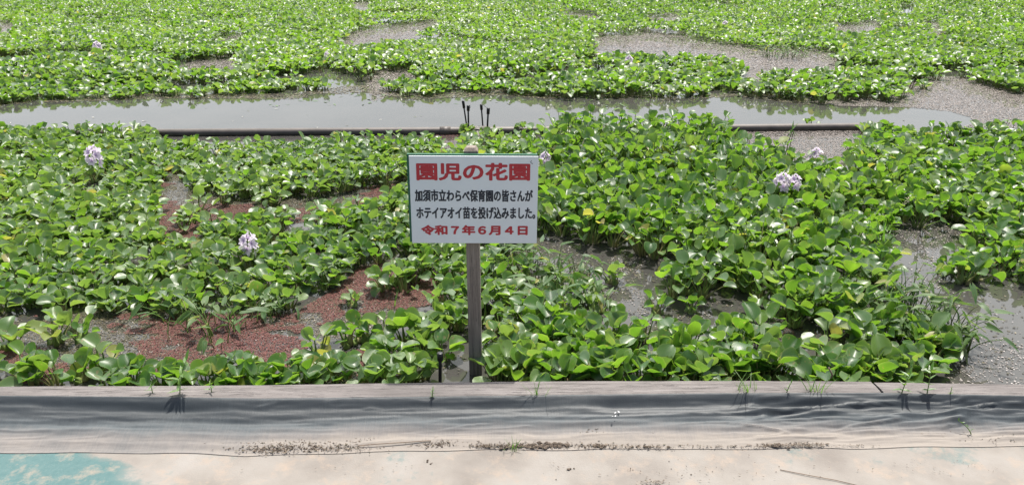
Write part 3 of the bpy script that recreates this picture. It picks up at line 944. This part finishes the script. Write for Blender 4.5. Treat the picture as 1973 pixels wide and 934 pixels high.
def palette(n, g, cols, wts, var=.18):
    k = g.choice(len(cols), n, p=np.array(wts) / sum(wts))
    return np.clip(np.array(cols)[k] * g.normal(1, var, (n, 1)), .01, .9)
PINKISH = [(.20, .168, .152), (.165, .140, .124), (.125, .103, .086), (.33, .30, .285), (.06, .047, .037)]
OLIVE = [(.072, .058, .027), (.10, .082, .044), (.052, .046, .019), (.18, .155, .10), (.035, .03, .016)]
REDS = [(.112, .034, .028), (.135, .044, .036), (.082, .027, .022), (.12, .062, .042)]
g = np.random.default_rng(31)
fl = []
def grow(poly, dn=22):      # the same outline continued under the plants in front of it
    ys_ = [p[1] for p in poly]; mid = (min(ys_) + max(ys_)) / 2
    return [(x + (12 if x > np.mean([p[0] for p in poly]) else -12), y + (dn if y > mid else -6)) for x, y in poly]
def add_flakes(poly, dens, size, cols, wts, thr=None, scale=3.0, aspect=(.5, 1.)):
    xy, _ = region_points(poly, dens, g)
    if thr is not None:
        nz = fbm(xy[:, 0] * scale + 3, xy[:, 1] * scale + 8, 4)
        xy = xy[nz > thr]
    if len(xy): fl.append(flakes(xy, size, palette(len(xy), g, cols, wts), g, aspect=aspect))
scum_right = [(1500, 202), (1620, 208), (1760, 210), (1850, 222), (1880, 238), (1700, 240), (1700, 250), (2300, 250), (2300, 150), (1740, 150), (1700, 185), (1600, 195)]
scum_right = [(1560, 196), (1620, 205), (1700, 206), (1770, 209), (1830, 215), (1868, 226), (1880, 236), (1850, 246), (2300, 250), (2300, 140), (1740, 150), (1700, 185)]
add_flakes(scum_right, 7000, .016, PINKISH, [6, 6, 2, .8, .3])
for kx in ('far_a', 'far_b', 'far_c', 'far_d', 'far_e', 'far_f', 'far_g', 'far_h', 'far_i', 'far_k', 'far_l'):
    for dy in (0, 10, 20): add_flakes([(x, y + dy) for x, y in grow(OPEN[kx], 12)], 1300, .024, PINKISH, [5, 6, 2, .6, .3])
add_flakes(grow(OPEN['bay']), 9000, .013, PINKISH, [6, 6, 2, .7, .4])
add_flakes(grow(OPEN['pool']), 2600, .0095, PINKISH, [4, 2, .8, 5, .8], .54, 2.0)
add_flakes(grow(OPEN['pool']), 150, .0105, PINKISH, [4, 2, 1, 5, 1.5])
for kx in ('mid_a', 'mid_b', 'mid_c', 'dark_a'):
    add_flakes(grow(OPEN[kx]), 1700, .0105, PINKISH + OLIVE, [2, 2, 2, 2, 1, 2, 2, 2, 1, 1], .42, 3)
for kx in ('fern_a', 'fern_b'):
    add_flakes(grow(OPEN[kx]), 17000, .0085, OLIVE + PINKISH, [5, 3, 5, .7, 2, .2, .4, .8, .2, .4], .36, 3.2)
    add_flakes(grow(OPEN[kx]), 1200, .008, OLIVE + PINKISH, [1, 2, 1, 3, 1, 1, 1, 0, 2, 0])
# brown rim of the far bank
rim = [(-300, 205), (330, 180), (560, 182), (660, 166), (720, 166), (800, 184), (960, 172), (1100, 184), (1300, 186), (1420, 176), (1560, 192), (1560, 203), (1420, 186), (1300, 195), (1100, 194), (960, 184), (800, 193), (700, 178), (560, 192), (330, 190), (-300, 212)]
add_flakes(rim, 1500, .030, OLIVE, [4, 3, 3, 1, 1], .42, 1.6)
add_flakes([(430, 172), (700, 165), (1000, 178), (1260, 182), (1250, 200), (1130, 212), (980, 204), (760, 206), (520, 206)], 14, .085, [(.045, .10, .025), (.08, .13, .05), (.15, .16, .10)], [3, 2, 1], .40, 1.3, aspect=(.15, .45))
add_flakes(OPEN['channel'], 3.0, .045, [(.05, .06, .03), (.35, .34, .30)], [2, 1], aspect=(.15, .5))
under = [(-200, 262), (1000, 262), (1400, 262), (2200, 260), (2200, 720), (-200, 720)]
add_flakes(under, 420, .015, OLIVE, [1, .4, 4, .1, 6])  # mostly dark flakes, the shade between plants put into their colour
V, F, A = join(fl)
deb = link("floating_debris", make_mesh("floating_debris", V, F, M_FLAKE, attr=A, smooth=False))
tag(deb, "pale pinkish and olive plant flakes floating on the open water", "floating debris", kind="stuff")

fl = []
for kx, dens, thr in (('fern_a', 46000, .45), ('fern_b', 46000, .525), ('spot', 9000, .2), ('bay', 1500, .66), ('mid_c', 5000, .56)):
    xy, _ = region_points(grow(OPEN[kx]), dens, g)
    nz = .68 * fbm(xy[:, 0] * 2.0 + 3.7, xy[:, 1] * 3.0 + 1.2, 5) + .32 * fbm(xy[:, 0] * 9 + 1.7, xy[:, 1] * 16 + 8.2, 3)
    a, c, dd = project(xy[:, 0], xy[:, 1], np.zeros(len(xy)))
    boost = .13 * np.exp(-(((a - 740) / 90) ** 2 + ((c - 545) / 45) ** 2)) + .10 * np.exp(-(((a - 330) / 130) ** 2 + ((c - 660) / 40) ** 2)) + .10 * np.exp(-(((a - 700) / 40) ** 2 + ((c - 690) / 40) ** 2))
    xy = xy[nz + boost > thr]
    fl.append(flakes(xy, .0075, palette(len(xy), g, REDS, [4, 4, 3, 1], .12), g, .003, .007, (.6, 1.0), .18))
V, F, A = join(fl)
fern = link("water_fern", make_mesh("water_fern", V, F, M_FERN, attr=A, smooth=False))
tag(fern, "dark red mats of tiny floating water fern between the hyacinths", "water fern", kind="stuff")

# ------------------------------------------------------------------ pipe with its tee and branch
def tube_path(points, r, sides=20, cap=True):
    pts_ = [np.array(p, float) for p in points]
    V, F = [], []
    prev = None
    for i, p in enumerate(pts_):
        t = pts_[min(i + 1, len(pts_) - 1)] - pts_[max(i - 1, 0)]; t /= np.linalg.norm(t)
        ref = np.array([0, 0, 1.]) if abs(t[2]) < .9 else np.array([0, 1., 0])
        s = np.cross(t, ref); s /= np.linalg.norm(s); b = np.cross(s, t)
        rr = r[i] if hasattr(r, '__len__') else r
        for j in range(sides):
            a = 2 * math.pi * j / sides
            V.append(p + rr * (math.cos(a) * s + math.sin(a) * b))
    n = len(pts_)
    for i in range(n - 1):
        for j in range(sides):
            F.append((i * sides + j, i * sides + (j + 1) % sides, (i + 1) * sides + (j + 1) % sides, (i + 1) * sides + j))
    if cap:
        for i, base in ((0, 0), (n - 1, (n - 1) * sides)):
            c = len(V); V.append(pts_[i])
            for j in range(0, sides, 2):
                F.append((c, base + j, base + (j + 1) % sides, base + (j + 2) % sides))
    return np.array(V), np.array(F), np.zeros((len(V), 4))
PR = .046
pa = ground(-400, 262, .03); pb = ground(310, 256.5, .03); pc = ground(920, 252.5, .03); pd_ = ground(1650, 245, .03); pe = ground(1712, 244.5, .03)
path = [pa, pb, pc, pd_, pe]
fine = []
for i in range(len(path) - 1):
    for t in np.linspace(0, 1, 9)[:-1 if i < len(path) - 2 else None]:
        fine.append(path[i].lerp(path[i + 1], t))
pipe = empty("floating_pipe", (pc.x, pc.y, 0))
def sub(name, arr, mat, parent, off, smooth=True):
    V, F, A = arr
    return link(name, make_mesh(name, V - np.array(off), F, mat, smooth=smooth), parent)
off = (pc.x, pc.y, 0)
sub("main_pipe", tube_path(fine, PR), M_PIPE, pipe, off)
ax = (pd_ - pb).normalized()
tee0, tee1 = pc - ax * .13, pc + ax * .13
rr = PR + .010
tv = [tube_path([tee0, tee0 + ax * .001, tee0 + ax * .04, tee0 + ax * .05, tee1 - ax * .05, tee1 - ax * .04, tee1 - ax * .001, tee1], [rr - .006, rr + .004, rr + .004, rr, rr, rr + .004, rr + .004, rr - .006])]
br = Vector((.03, -1, 0)).normalized()
tv.append(tube_path([pc, pc + br * .09, pc + br * .095, pc + br * .14, pc + br * .145], [rr - .001, rr - .001, rr + .004, rr + .004, rr - .005]))
sub("tee_fitting", join(tv), M_PIPE, pipe, off)
sub("branch_pipe", tube_path([pc + br * .1, pc + br * .6 + Vector((0, 0, -.01)), pc + br * 1.3 + Vector((0, 0, -.05)), pc + br * 1.9 + Vector((0, 0, -.12))], PR - .004), M_PIPE, pipe, off)
V, F, A = tube_path([pc - ax * .42, pc - ax * .419, pc - ax * .30, pc - ax * .299], [PR, PR + .009, PR + .009, PR])
sub("coupling", (V, F, A), M_PIPE, pipe, off)
tag(pipe, "grey brown plastic pipe lying on the water along the channel with a tee", "pipe")

# black plastic stakes by the pipe and by the timber
def stake(foot, top, r, head, lab, tie=False, prong=False):
    o = empty("plastic_stake", foot)
    f = Vector((0, 0, 0)); t = top - foot
    lo = f - t * .25
    sub("rod", tube_path([lo, f, t * .55, t * .97], r, 10), M_BLACK, o, (0, 0, 0))
    hd = t * (1 - head)
    sub("head", tube_path([hd, hd + t * .01, t * .985, t], [r, r * 1.75, r * 1.85, r * 1.4], 10), M_BLACK, o, (0, 0, 0))
    if tie:
        u = t.normalized()
        sub("wire_loop", tube_path([t * .98, t * .99 + Vector((.018, 0, .004)), t * .93 + Vector((.024, 0, 0)), t * .88 + Vector((.008, 0, 0))], .003, 6), M_BLACK, o, (0, 0, 0))
    if prong:
        sub("wire_whisker", tube_path([t * .97, t * 1.05 + Vector((-.04, 0, .0)), t * 1.16 + Vector((-.075, 0, 0))], .0022, 6), M_BLACK, o, (0, 0, 0))
    tag(o, lab, "stake", "black plastic stakes")
    return o
Yp = pc.y
def st2(fx, fy, tx, ty, Y, *a, **k):
    f = at_depth(fx, fy, Y); t = at_depth(tx, ty, Y)
    return stake(f, t, *a, **k)
st2(902, 262, 892, 194, Yp + .03, .0085, .22, "thin black stake leaning left, leftmost of the four behind the sign")
st2(903, 266, 902, 203, Yp - .06, .0095, .18, "thin black stake with a wire loop, second from left behind the sign", tie=True)
st2(931, 252, 927, 201, Yp + .07, .0085, .22, "thin black stake leaning slightly left, third from left behind the sign")
st2(938, 264, 941, 208, Yp - .05, .010, .22, "thick-headed black stake with a wire whisker, rightmost of the four behind the sign", prong=True)
fk = ground(848, 738, .06)
st2(848, 742, 848, 679, ground(848, 730, .05).y, .0085, .24, "short black stake standing behind the timber left of the sign post")

# ------------------------------------------------------------------ the sign
base = ground(917, 716)
SY = base.y
toppt = at_depth(907.5, 282, SY)
post_w = .064
sign = empty("notice_sign", (base.x, SY, 0))
hw = post_w / 2
lean = (toppt.x - base.x) / toppt.z
zt = toppt.z
rings = []
for z, s in ((-.35, 1), (0, 1), (.5, 1), (zt - .016, 1), (zt, .62)):
    for (sx_, sy_) in ((-1, -1), (1, -1), (1, 1), (-1, 1)):
        rings.append((lean * z + sx_ * hw * s, sy_ * hw * s, z))
F = []
for i in range(4):
    for j in range(4):
        F.append((i * 4 + j, i * 4 + (j + 1) % 4, (i + 1) * 4 + (j + 1) % 4, (i + 1) * 4 + j))
F.append((16, 17, 18, 19)); F.append((3, 2, 1, 0))
pm = make_mesh("post", np.array(rings), np.array(F), M_POST, smooth=False)
post = link("post", bevelled(pm, .003), sign)
# board corners measured at the board plane
YB = SY - hw - .022
tl = at_depth(787.5, 301, YB); tr_ = at_depth(1035.5, 301, YB); bl = at_depth(795, 467, YB); brr = at_depth(1036, 467.5, YB)
BW = ((tr_ - tl).length + (brr - bl).length) / 2; BH = tl.z - bl.z
ctr = (tl + tr_ + bl + brr) / 4
bf = empty("board", ctr - Vector((base.x, SY, 0)), 0)
bf.parent = sign
bf.rotation_euler = (math.radians(-1.2), math.radians(.5), math.radians(.8))
V, F, A = box(-BW / 2, BW / 2, -.005, .004, -BH / 2, BH / 2)
face = link("face_panel", bevelled(make_mesh("face_panel", V, F, M_BOARD, smooth=False), .0015, 2), bf)
V, F, A = box(-BW / 2 - .011, BW / 2 - .004, .0045, .021, -BH / 2 + .002, BH / 2 + .007)
link("backing_panel", bevelled(make_mesh("backing_panel", V, F, M_GREEN, smooth=False), .002, 2), bf)

def lettering(name, text, x0, x1, y0, y1, mat, bold, parent):
    """A line of brush-thick text fitted to a box given in fractions of the board (y from the top)."""
    cu = bpy.data.curves.new(name, 'FONT')
    cu.body = text; cu.size = 1.0; cu.resolution_u = 3; cu.fill_mode = 'FRONT'
    to = bpy.data.objects.new("tmp_text", cu); COL.objects.link(to)
    bpy.context.view_layer.update()
    dg = bpy.context.evaluated_depsgraph_get()
    me = bpy.data.meshes.new_from_object(to.evaluated_get(dg))
    bpy.data.objects.remove(to)
    n = len(me.vertices)
    co = np.empty(n * 3, np.float32); me.vertices.foreach_get("co", co); co = co.reshape(-1, 3)
    tri = [list(p.vertices) for p in me.polygons]
    mn, mx = co.min(0), co.max(0)
    bx, bz = bold
    V, F = [], []
    k = 10 if bx else 1
    w, h = (x1 - x0) * BW - 2 * bx, (y1 - y0) * BH - 2 * bz
    for j in range(k):              # the brush: the thin glyph stamped round a small ellipse, each stamp a hair above the last
        a = 2 * math.pi * j / max(1, k - 1)
        ox, oz = (bx * math.cos(a), bz * math.sin(a)) if j < k - 1 or k == 1 else (0, 0)
        if k == 1: ox = oz = 0
        fx = (co[:, 0] - mn[0]) / (mx[0] - mn[0]); fy = (co[:, 1] - mn[1]) / (mx[1] - mn[1])
        X = (x0 - .5) * BW + bx + fx * w + ox
        Z = (.5 - y1) * BH + bz + fy * h + oz
        V.append(np.stack([X, np.full(n, -.0056 - .00006 * j), Z], -1))
        F += [[q + n * j for q in p] for p in tri]
    out = bpy.data.meshes.new(name)
    out.from_pydata(np.concatenate(V).tolist(), [], F)
    out.materials.append(mat)
    bpy.data.meshes.remove(me)
    return link(name, out, parent)
lettering("title_lettering", "園児の花園", .053, .938, .072, .272, M_RED, (.0040, .0030), face)
lettering("message_lettering", "加須市立わらべ保育園の皆さんが", .035, .962, .374, .512, M_INK, (.0019, .0018), face)
lettering("message_lettering", "ホテイアオイ苗を投げ込みました。", .042, .985, .571, .712, M_INK, (.0019, .0018), face)
lettering("date_lettering", "令和７年６月４日", .075, .926, .784, .903, M_RED, (.0029, .0025), face)
V, F, A = tube_path([(BW / 2 - .030, -.0058, BH / 2 - .018), (BW / 2 - .036, -.0060, BH / 2 - .026), (BW / 2 - .028, -.0058, BH / 2 - .034), (BW / 2 - .025, -.0058, BH / 2 - .032)], .0012, 6)
link("scuff_mark", make_mesh("scuff_mark", V, F, M_INK), face)
tag(sign, "white notice board with red and black Japanese lettering on a wooden post", "sign")

# ------------------------------------------------------------------ narrow-leaved pond weeds
def weed_mesh(n, rad, h, g):
    a = g.random(n) * 6.283; r = rad * np.sqrt(g.random(n))
    p0 = np.stack([np.cos(a) * r, np.sin(a) * r, np.full(n, -.02)], -1)
    H = h * g.uniform(.35, 1.1, n)
    out = g.uniform(.1, .9, n) * H
    a2 = a + g.normal(0, .9, n)
    p2 = p0 + np.stack([np.cos(a2) * out, np.sin(a2) * out, H], -1)
    p1 = p0 + np.stack([np.cos(a2) * out * .2, np.sin(a2) * out * .2, H * .75], -1)
    W = g.uniform(.024, .044, n); L = W * g.uniform(2.0, 3.0, n)
    el = g.uniform(-.75, .55, n)
    fol = leaves(p2, a2 + g.normal(0, .5, n), el, g.normal(0, .5, n), L, W, g.uniform(.05, .3, n), g.normal(.4, .4, n), np.clip(g.normal(.45, .22, n), 0, .82), 1, 'lance', .22, int(g.integers(1e6)))
    stm = tubes(p0, p1, p2, np.tile(np.array([.004, .0032, .0026, .0022, .0016]), (n, 1)), np.full(n, .3), 5)
    stm[2][:, 2] = .55 + stm[2][:, 2] * .4
    return fol, stm
WEEDS = []
g = np.random.default_rng(63)
for (zone, arr) in (
  ("mid", [(985, 545, .24, 26), (1040, 560, .26, 30), (1095, 565, .26, 30), (1140, 590, .24, 24), (1070, 600, .22, 26), (1010, 510, .22, 22), (1115, 530, .20, 12), (1060, 515, .18, 10), (960, 520, .2, 20)]),
  ("right", [(1720, 610, .22, 26), (1770, 640, .24, 32), (1820, 665, .24, 30), (1850, 668, .20, 20), (1790, 610, .26, 22), (1745, 575, .20, 22), (1830, 640, .24, 18), (1690, 640, .2, 20)]),
  ("left", [(385, 625, .16, 14), (430, 655, .18, 14), (470, 625, .15, 12), (350, 612, .13, 12), (530, 608, .14, 14), (300, 600, .13, 12)]),
  ("far", [(1490, 112, .22, 30), (1530, 112, .22, 26), (1620, 116, .2, 20), (1750, 20, .3, 24)])):
    for (a, b, h, n) in arr:
        WEEDS.append((zone, a, b, h, n))
WG = {"mid": ("pale narrow-leaved pond weed in the shallow gap right of the sign post", "pond weeds right of the post"),
      "right": ("narrow-leaved pond weed leaning over the edge of the right pool", "pond weeds by the right pool"),
      "left": ("sprawling narrow-leaved pond weed at the edge of the red fern patch", "pond weeds by the red fern"),
      "far": ("distant grey green pond weed along the narrow far channel", "far pond weeds")}
for zone, a, b, h, n in WEEDS:
    q = ground(a - (22 if zone == 'right' else 0), b)
    rad = .11 if zone != "far" else .22
    if zone == 'mid': n, h = int(n * .95), h * .72
    fol, stm = weed_mesh(n, rad, h, g)
    o = empty("pond_weed", q)
    link("foliage", make_mesh("foliage", fol[0], fol[1], M_WEED, attr=fol[2]), o)
    link("stalks", make_mesh("stalks", stm[0], stm[1], M_STALK, attr=stm[2]), o)
    tag(o, WG[zone][0], "pond weed", WG[zone][1])

# ------------------------------------------------------------------ grasses and seedlings
def grass_arr(n, h, spread, w, g, lean=0.0):
    P = np.stack([g.normal(0, spread, n), g.normal(0, spread * .5, n), np.full(n, -.004)], -1)
    L = h * g.uniform(.45, 1.05, n)
    el = np.radians(g.uniform(58, 88, n)); az = g.random(n) * 6.283 + lean
    return leaves(P, az, el, g.normal(0, .4, n), L, np.full(n, w) * g.uniform(.7, 1.2, n), np.full(n, .1), g.uniform(.1, .9, n), np.clip(g.normal(.5, .15, n), 0, .82), 0, 'blade', 0, int(g.integers(1e6)))
def grass(a, b, z, n, h, spread, w, lab, seed, seedhead=False):
    g = np.random.default_rng(seed)
    q = ground(a, b, z)
    o = empty("grass_tuft", q)
    V, F, A = grass_arr(n, h, spread, w, g)
    link("blades", make_mesh("blades", V, F, M_GRASS, attr=A), o)
    if seedhead:
        c = tubes(np.zeros((2, 3)), np.array([[.02, 0, h * .6], [-.03, .01, h * .5]]), np.array([[.05, 0, h * 1.15], [.14, .0, h * 1.25]]), np.full((2, 6), .0018), np.full(2, .4), 5)
        c[2][:, 2] = .9
        link("stem", make_mesh("stem", c[0], c[1], M_STALK, attr=c[2]), o)
        top = np.array([.14, 0, h * 1.25])
        m = 40
        s = flakes(np.zeros((m, 2)), .010, np.full((m, 3), .4), g, 0, 0, (.3, .5), 1.0)
        off_ = np.repeat(np.stack([g.normal(0, .008, m) - .03 * np.linspace(0, 1, m), g.normal(0, .006, m), g.normal(0, .006, m) - .05 * np.linspace(0, 1, m)], -1), 4, 0)
        link("seed_head", make_mesh("seed_head", s[0] + off_ + top, s[1], M_SEED, smooth=False), o)
    tag(o, lab, "grass")
grass(1690, 500, 0, 16, .36, .035, .012, "tall upright grass with a pale seed head by the right pool", 1, True)
grass(1665, 505, 0, 7, .34, .03, .009, "slim dark grass beside the taller seed-headed grass", 2)
grass(1035, 765, TZ - .01, 12, .12, .016, .0032, "wispy grass tuft at the timber's front edge right of the sign post", 3)
grass(1437, 756, TZ - .01, 18, .13, .022, .0034, "wispy grass tuft on the timber, left of the pair near the slanted joint", 4)
grass(1572, 756, TZ - .01, 18, .11, .020, .0042, "thicker grass tuft on the timber close to the slanted joint", 5)
grass(985, 866, PAVE_Z + .008, 11, .075, .012, .0028, "spindly grass at the sheet's lower edge near the middle", 6)
grass(808, 700, 0, 14, .15, .05, .003, "fine grass among the leaves left of the sign post", 7)
grass(762, 590, 0, 3, .16, .004, .006, "single dark grass shoot on the red water fern", 8)
# sedge with a small umbrella of bracts in the bay
q = ground(1513, 300)
o = empty("sedge", q)
c = tubes(np.array([[0, 0, 0], [.03, 0, 0]]), np.array([[.01, 0, .12], [.03, 0, .12]]), np.array([[.035, 0, .27], [.05, 0, .24]]), np.full((2, 5), .004), np.full(2, .3), 6)
c[2][:, 2] = .8
link("stem", make_mesh("stem", c[0], c[1], M_STALK, attr=c[2]), o)
n = 6
g = np.random.default_rng(8)
l = leaves(np.tile([.035, 0, .265], (n, 1)), np.array([1.2, -.3, -.8, 2.6, 3.6, .4]), np.array([1.35, -.7, -1.0, -.5, -.9, .9]), np.zeros(n), np.full(n, .10), np.full(n, .016), np.full(n, .15), np.full(n, .3), np.full(n, .55), 1, 'lance', 0)
link("bracts", make_mesh("bracts", l[0], l[1], M_GRASS, attr=l[2]), o)
tag(o, "slender sedge with drooping bracts in front of the pipe's right end", "sedge")

def seedling(a, b, z, h, pairs, ll, lab, seed, lean=(0, 0), name="weed_seedling"):
    g = np.random.default_rng(seed)
    q = ground(a, b, z)
    o = empty(name, q)
    top = np.array([lean[0], lean[1], h])
    c = tubes(np.zeros((1, 3)) - np.array([0, 0, .01]), np.array([[lean[0] * .2, lean[1] * .2, h * .5]]), top[None], np.linspace(.0026, .0012, 6)[None], np.full(1, .3), 6)
    c[2][:, 2] = .75
    link("stem", make_mesh("stem", c[0], c[1], M_STALK, attr=c[2]), o)
    P, az, el = [], [], []
    for k in range(pairs):
        t = (k + .8) / (pairs + .3)
        p = top * t * (1, 1, 1) * np.array([t, t, 1])
        for s in (0, math.pi):
            P.append(p); az.append(k * 1.7 + s + g.normal(0, .3)); el.append(g.uniform(.1, .9))
    P.append(top); az.append(1.0); el.append(1.3)
    P = np.array(P); n = len(P)
    L = ll * g.uniform(.7, 1.15, n)
    l = leaves(P, np.array(az), np.array(el), g.normal(0, .3, n), L, L * .33, np.full(n, .12), np.full(n, .35), np.clip(g.normal(.55, .12, n), 0, .82), 1, 'lance', .0, seed)
    link("foliage", make_mesh("foliage", l[0], l[1], M_GRASS, attr=l[2]), o)
    tag(o, lab, "weed")
seedling(346, 760, TZ - .002, .17, 6, .055, "leafy weed seedling, tallest on the left timber", 11, (.05, .02))
seedling(294, 757, TZ - .002, .045, 2, .03, "tiny weed seedling left of the tall leafy one on the timber", 12)
seedling(408, 756, TZ - .002, .05, 2, .03, "tiny weed seedling right of the tall leafy one on the timber", 13)
seedling(1515, 757, TZ - .002, .055, 3, .018, "thin small-leaved weed between the two grass tufts on the timber", 14, (.015, 0))
seedling(1737, 757, TZ - .006, .10, 4, .045, "two-leaved weed on the pale timber just right of the slanted joint", 15, (.02, 0))
seedling(1786, 759, TZ - .006, .12, 4, .045, "taller weed on the pale timber at the pool's near end", 16, (.0, .01))
seedling(1830, 762, TZ - .006, .035, 2, .018, "tiny rightmost weed on the pale timber", 17)
seedling(833, 766, TZ - .002, .05, 7, .016, "mossy bright green weed tuft at the timber's front edge by the short stake", 18, (0.004, 0))
sp_ = sheet_point(1870, 822)
seedling(1872, 832, sp_.z, .04, 3, .016, "trailing little weed lying on the sheet at right", 19, (-.05, .03))

# ------------------------------------------------------------------ dry litter, clods and twigs
g = np.random.default_rng(90)
LC = [(.09, .068, .048), (.13, .10, .074), (.05, .038, .028), (.20, .16, .12), (.07, .065, .035)]
fl = []
def litter(cx, cy, rx, ry, n, size, zb=None):
    a = g.normal(0, .45, (n, 2))
    pxs = cx + a[:, 0] * rx; pys = cy + a[:, 1] * ry
    pos = np.array([ground(p, q, PAVE_Z + .008)[:] for p, q in zip(pxs, pys)])
    dz = np.array([max(0.0, sheet_point(p, q).z - PAVE_Z - .008) if q < 866 else 0.0 for p, q in zip(pxs, pys)])
    s = flakes(pos[:, :2], size * 1.25, palette(n, g, LC, [4, 4, 3, 1.5, 1]), g, .001, .007, (.08, .4), .2)
    V = s[0].copy(); V[:, 2] += PAVE_Z + .006 + np.repeat(dz, 4)
    fl.append((V, s[1], s[2]))
def clods(cx, cy, rx, ry, n, r):
    for i in range(n):
        px_, py_ = cx + g.normal() * rx * .45, cy + g.normal() * ry * .45
        p = ground(px_, py_, PAVE_Z + .006)
        z = max(p.z, sheet_point(px_, py_).z) if py_ < 866 else p.z - .004
        R = r * g.uniform(.25, .85)
        ph = np.linspace(.15, math.pi - .15, 5); th = np.arange(7) * 2 * math.pi / 7
        T, H = np.meshgrid(th, ph)
        rad = R * g.uniform(.75, 1.25, T.shape)
        V = np.stack([p.x + rad * 1.3 * np.sin(H) * np.cos(T), p.y + rad * np.sin(H) * np.sin(T), z + R * .35 + rad * .6 * np.cos(H)], -1).reshape(-1, 3)
        F = []
        for a in range(4):
            for b in range(7): F.append((a * 7 + b, a * 7 + (b + 1) % 7, (a + 1) * 7 + (b + 1) % 7, (a + 1) * 7 + b))
        c = np.array([.085, .066, .05]) * g.uniform(.7, 1.5)
        fl.append((V, np.array(F), np.tile([*c, 1], (len(V), 1))))
for (cx, cy, rx, ry, n) in [(560, 860, 130, 14, 520), (520, 866, 60, 9, 260), (650, 862, 70, 10, 200), (690, 852, 60, 8, 70), (835, 855, 50, 8, 150), (855, 853, 28, 6, 90), (930, 858, 30, 6, 120), (1000, 858, 70, 7, 260), (1060, 858, 60, 6, 200),
                            (1150, 858, 60, 6, 130), (1250, 860, 80, 6, 120), (1400, 859, 90, 4, 90), (1500, 857, 60, 5, 160), (1560, 856, 50, 5, 150), (1650, 858, 60, 3, 40), (1130, 835, 60, 10, 60), (1340, 834, 60, 5, 40), (1270, 836, 40, 5, 30),
                            (1800, 838, 60, 6, 24), (740, 836, 80, 8, 30), (1920, 848, 60, 10, 40), (1260, 928, 30, 6, 60), (1080, 898, 30, 8, 10), (1400, 910, 300, 30, 60), (1800, 900, 160, 30, 40), (700, 905, 200, 25, 14)]:
    litter(cx, cy, rx, ry * .8, int(n * 1.0), .0095 if n > 100 else .008)
clods(1050, 859, 26, 5, 22, .012); clods(1075, 857, 14, 3, 10, .014); clods(1150, 860, 25, 4, 12, .008); clods(1495, 858, 22, 4, 12, .010); clods(560, 864, 80, 8, 40, .006); clods(1000, 860, 60, 4, 26, .008); clods(850, 857, 30, 5, 14, .007)
clods(1088, 902, 20, 4, 3, .009); clods(830, 888, 14, 6, 4, .005); clods(1300, 900, 260, 24, 16, .003); clods(1240, 860, 60, 4, 14, .007)
V, F, A = join(fl)
lit = link("dry_litter", make_mesh("dry_litter", V, F, M_LITTER, attr=A, smooth=False))
tag(lit, "dry brown plant litter and dirt crumbs along the sheet's lower edge", "litter", kind="stuff")
def twig(pl, r, lab):
    p = [ground(a, b, z) for a, b, z in pl]
    o = sub("twig", tube_path(p, r, 6), M_LITTER2, None, (0, 0, 0))
    tag(o, lab, "twig")
M_LITTER2 = plain("dry_twig", (.20, .15, .11), .9, .3, 60)
twig([(1503, 904, PAVE_Z + .003), (1560, 915, PAVE_Z + .005), (1610, 924, PAVE_Z + .004), (1660, 936, PAVE_Z + .004)], .0016, "long thin dry twig lying on the beige pavement at right")
twig([(1600, 728, .12), (1604, 722, .16), (1597, 708, .21)], .004, "reddish dry stem poking up behind the timber")
twig([(690, 858, .045), (720, 855, .05), (830, 848, .052)], .0018, "straw-like twig on the sheet beside the litter pile")
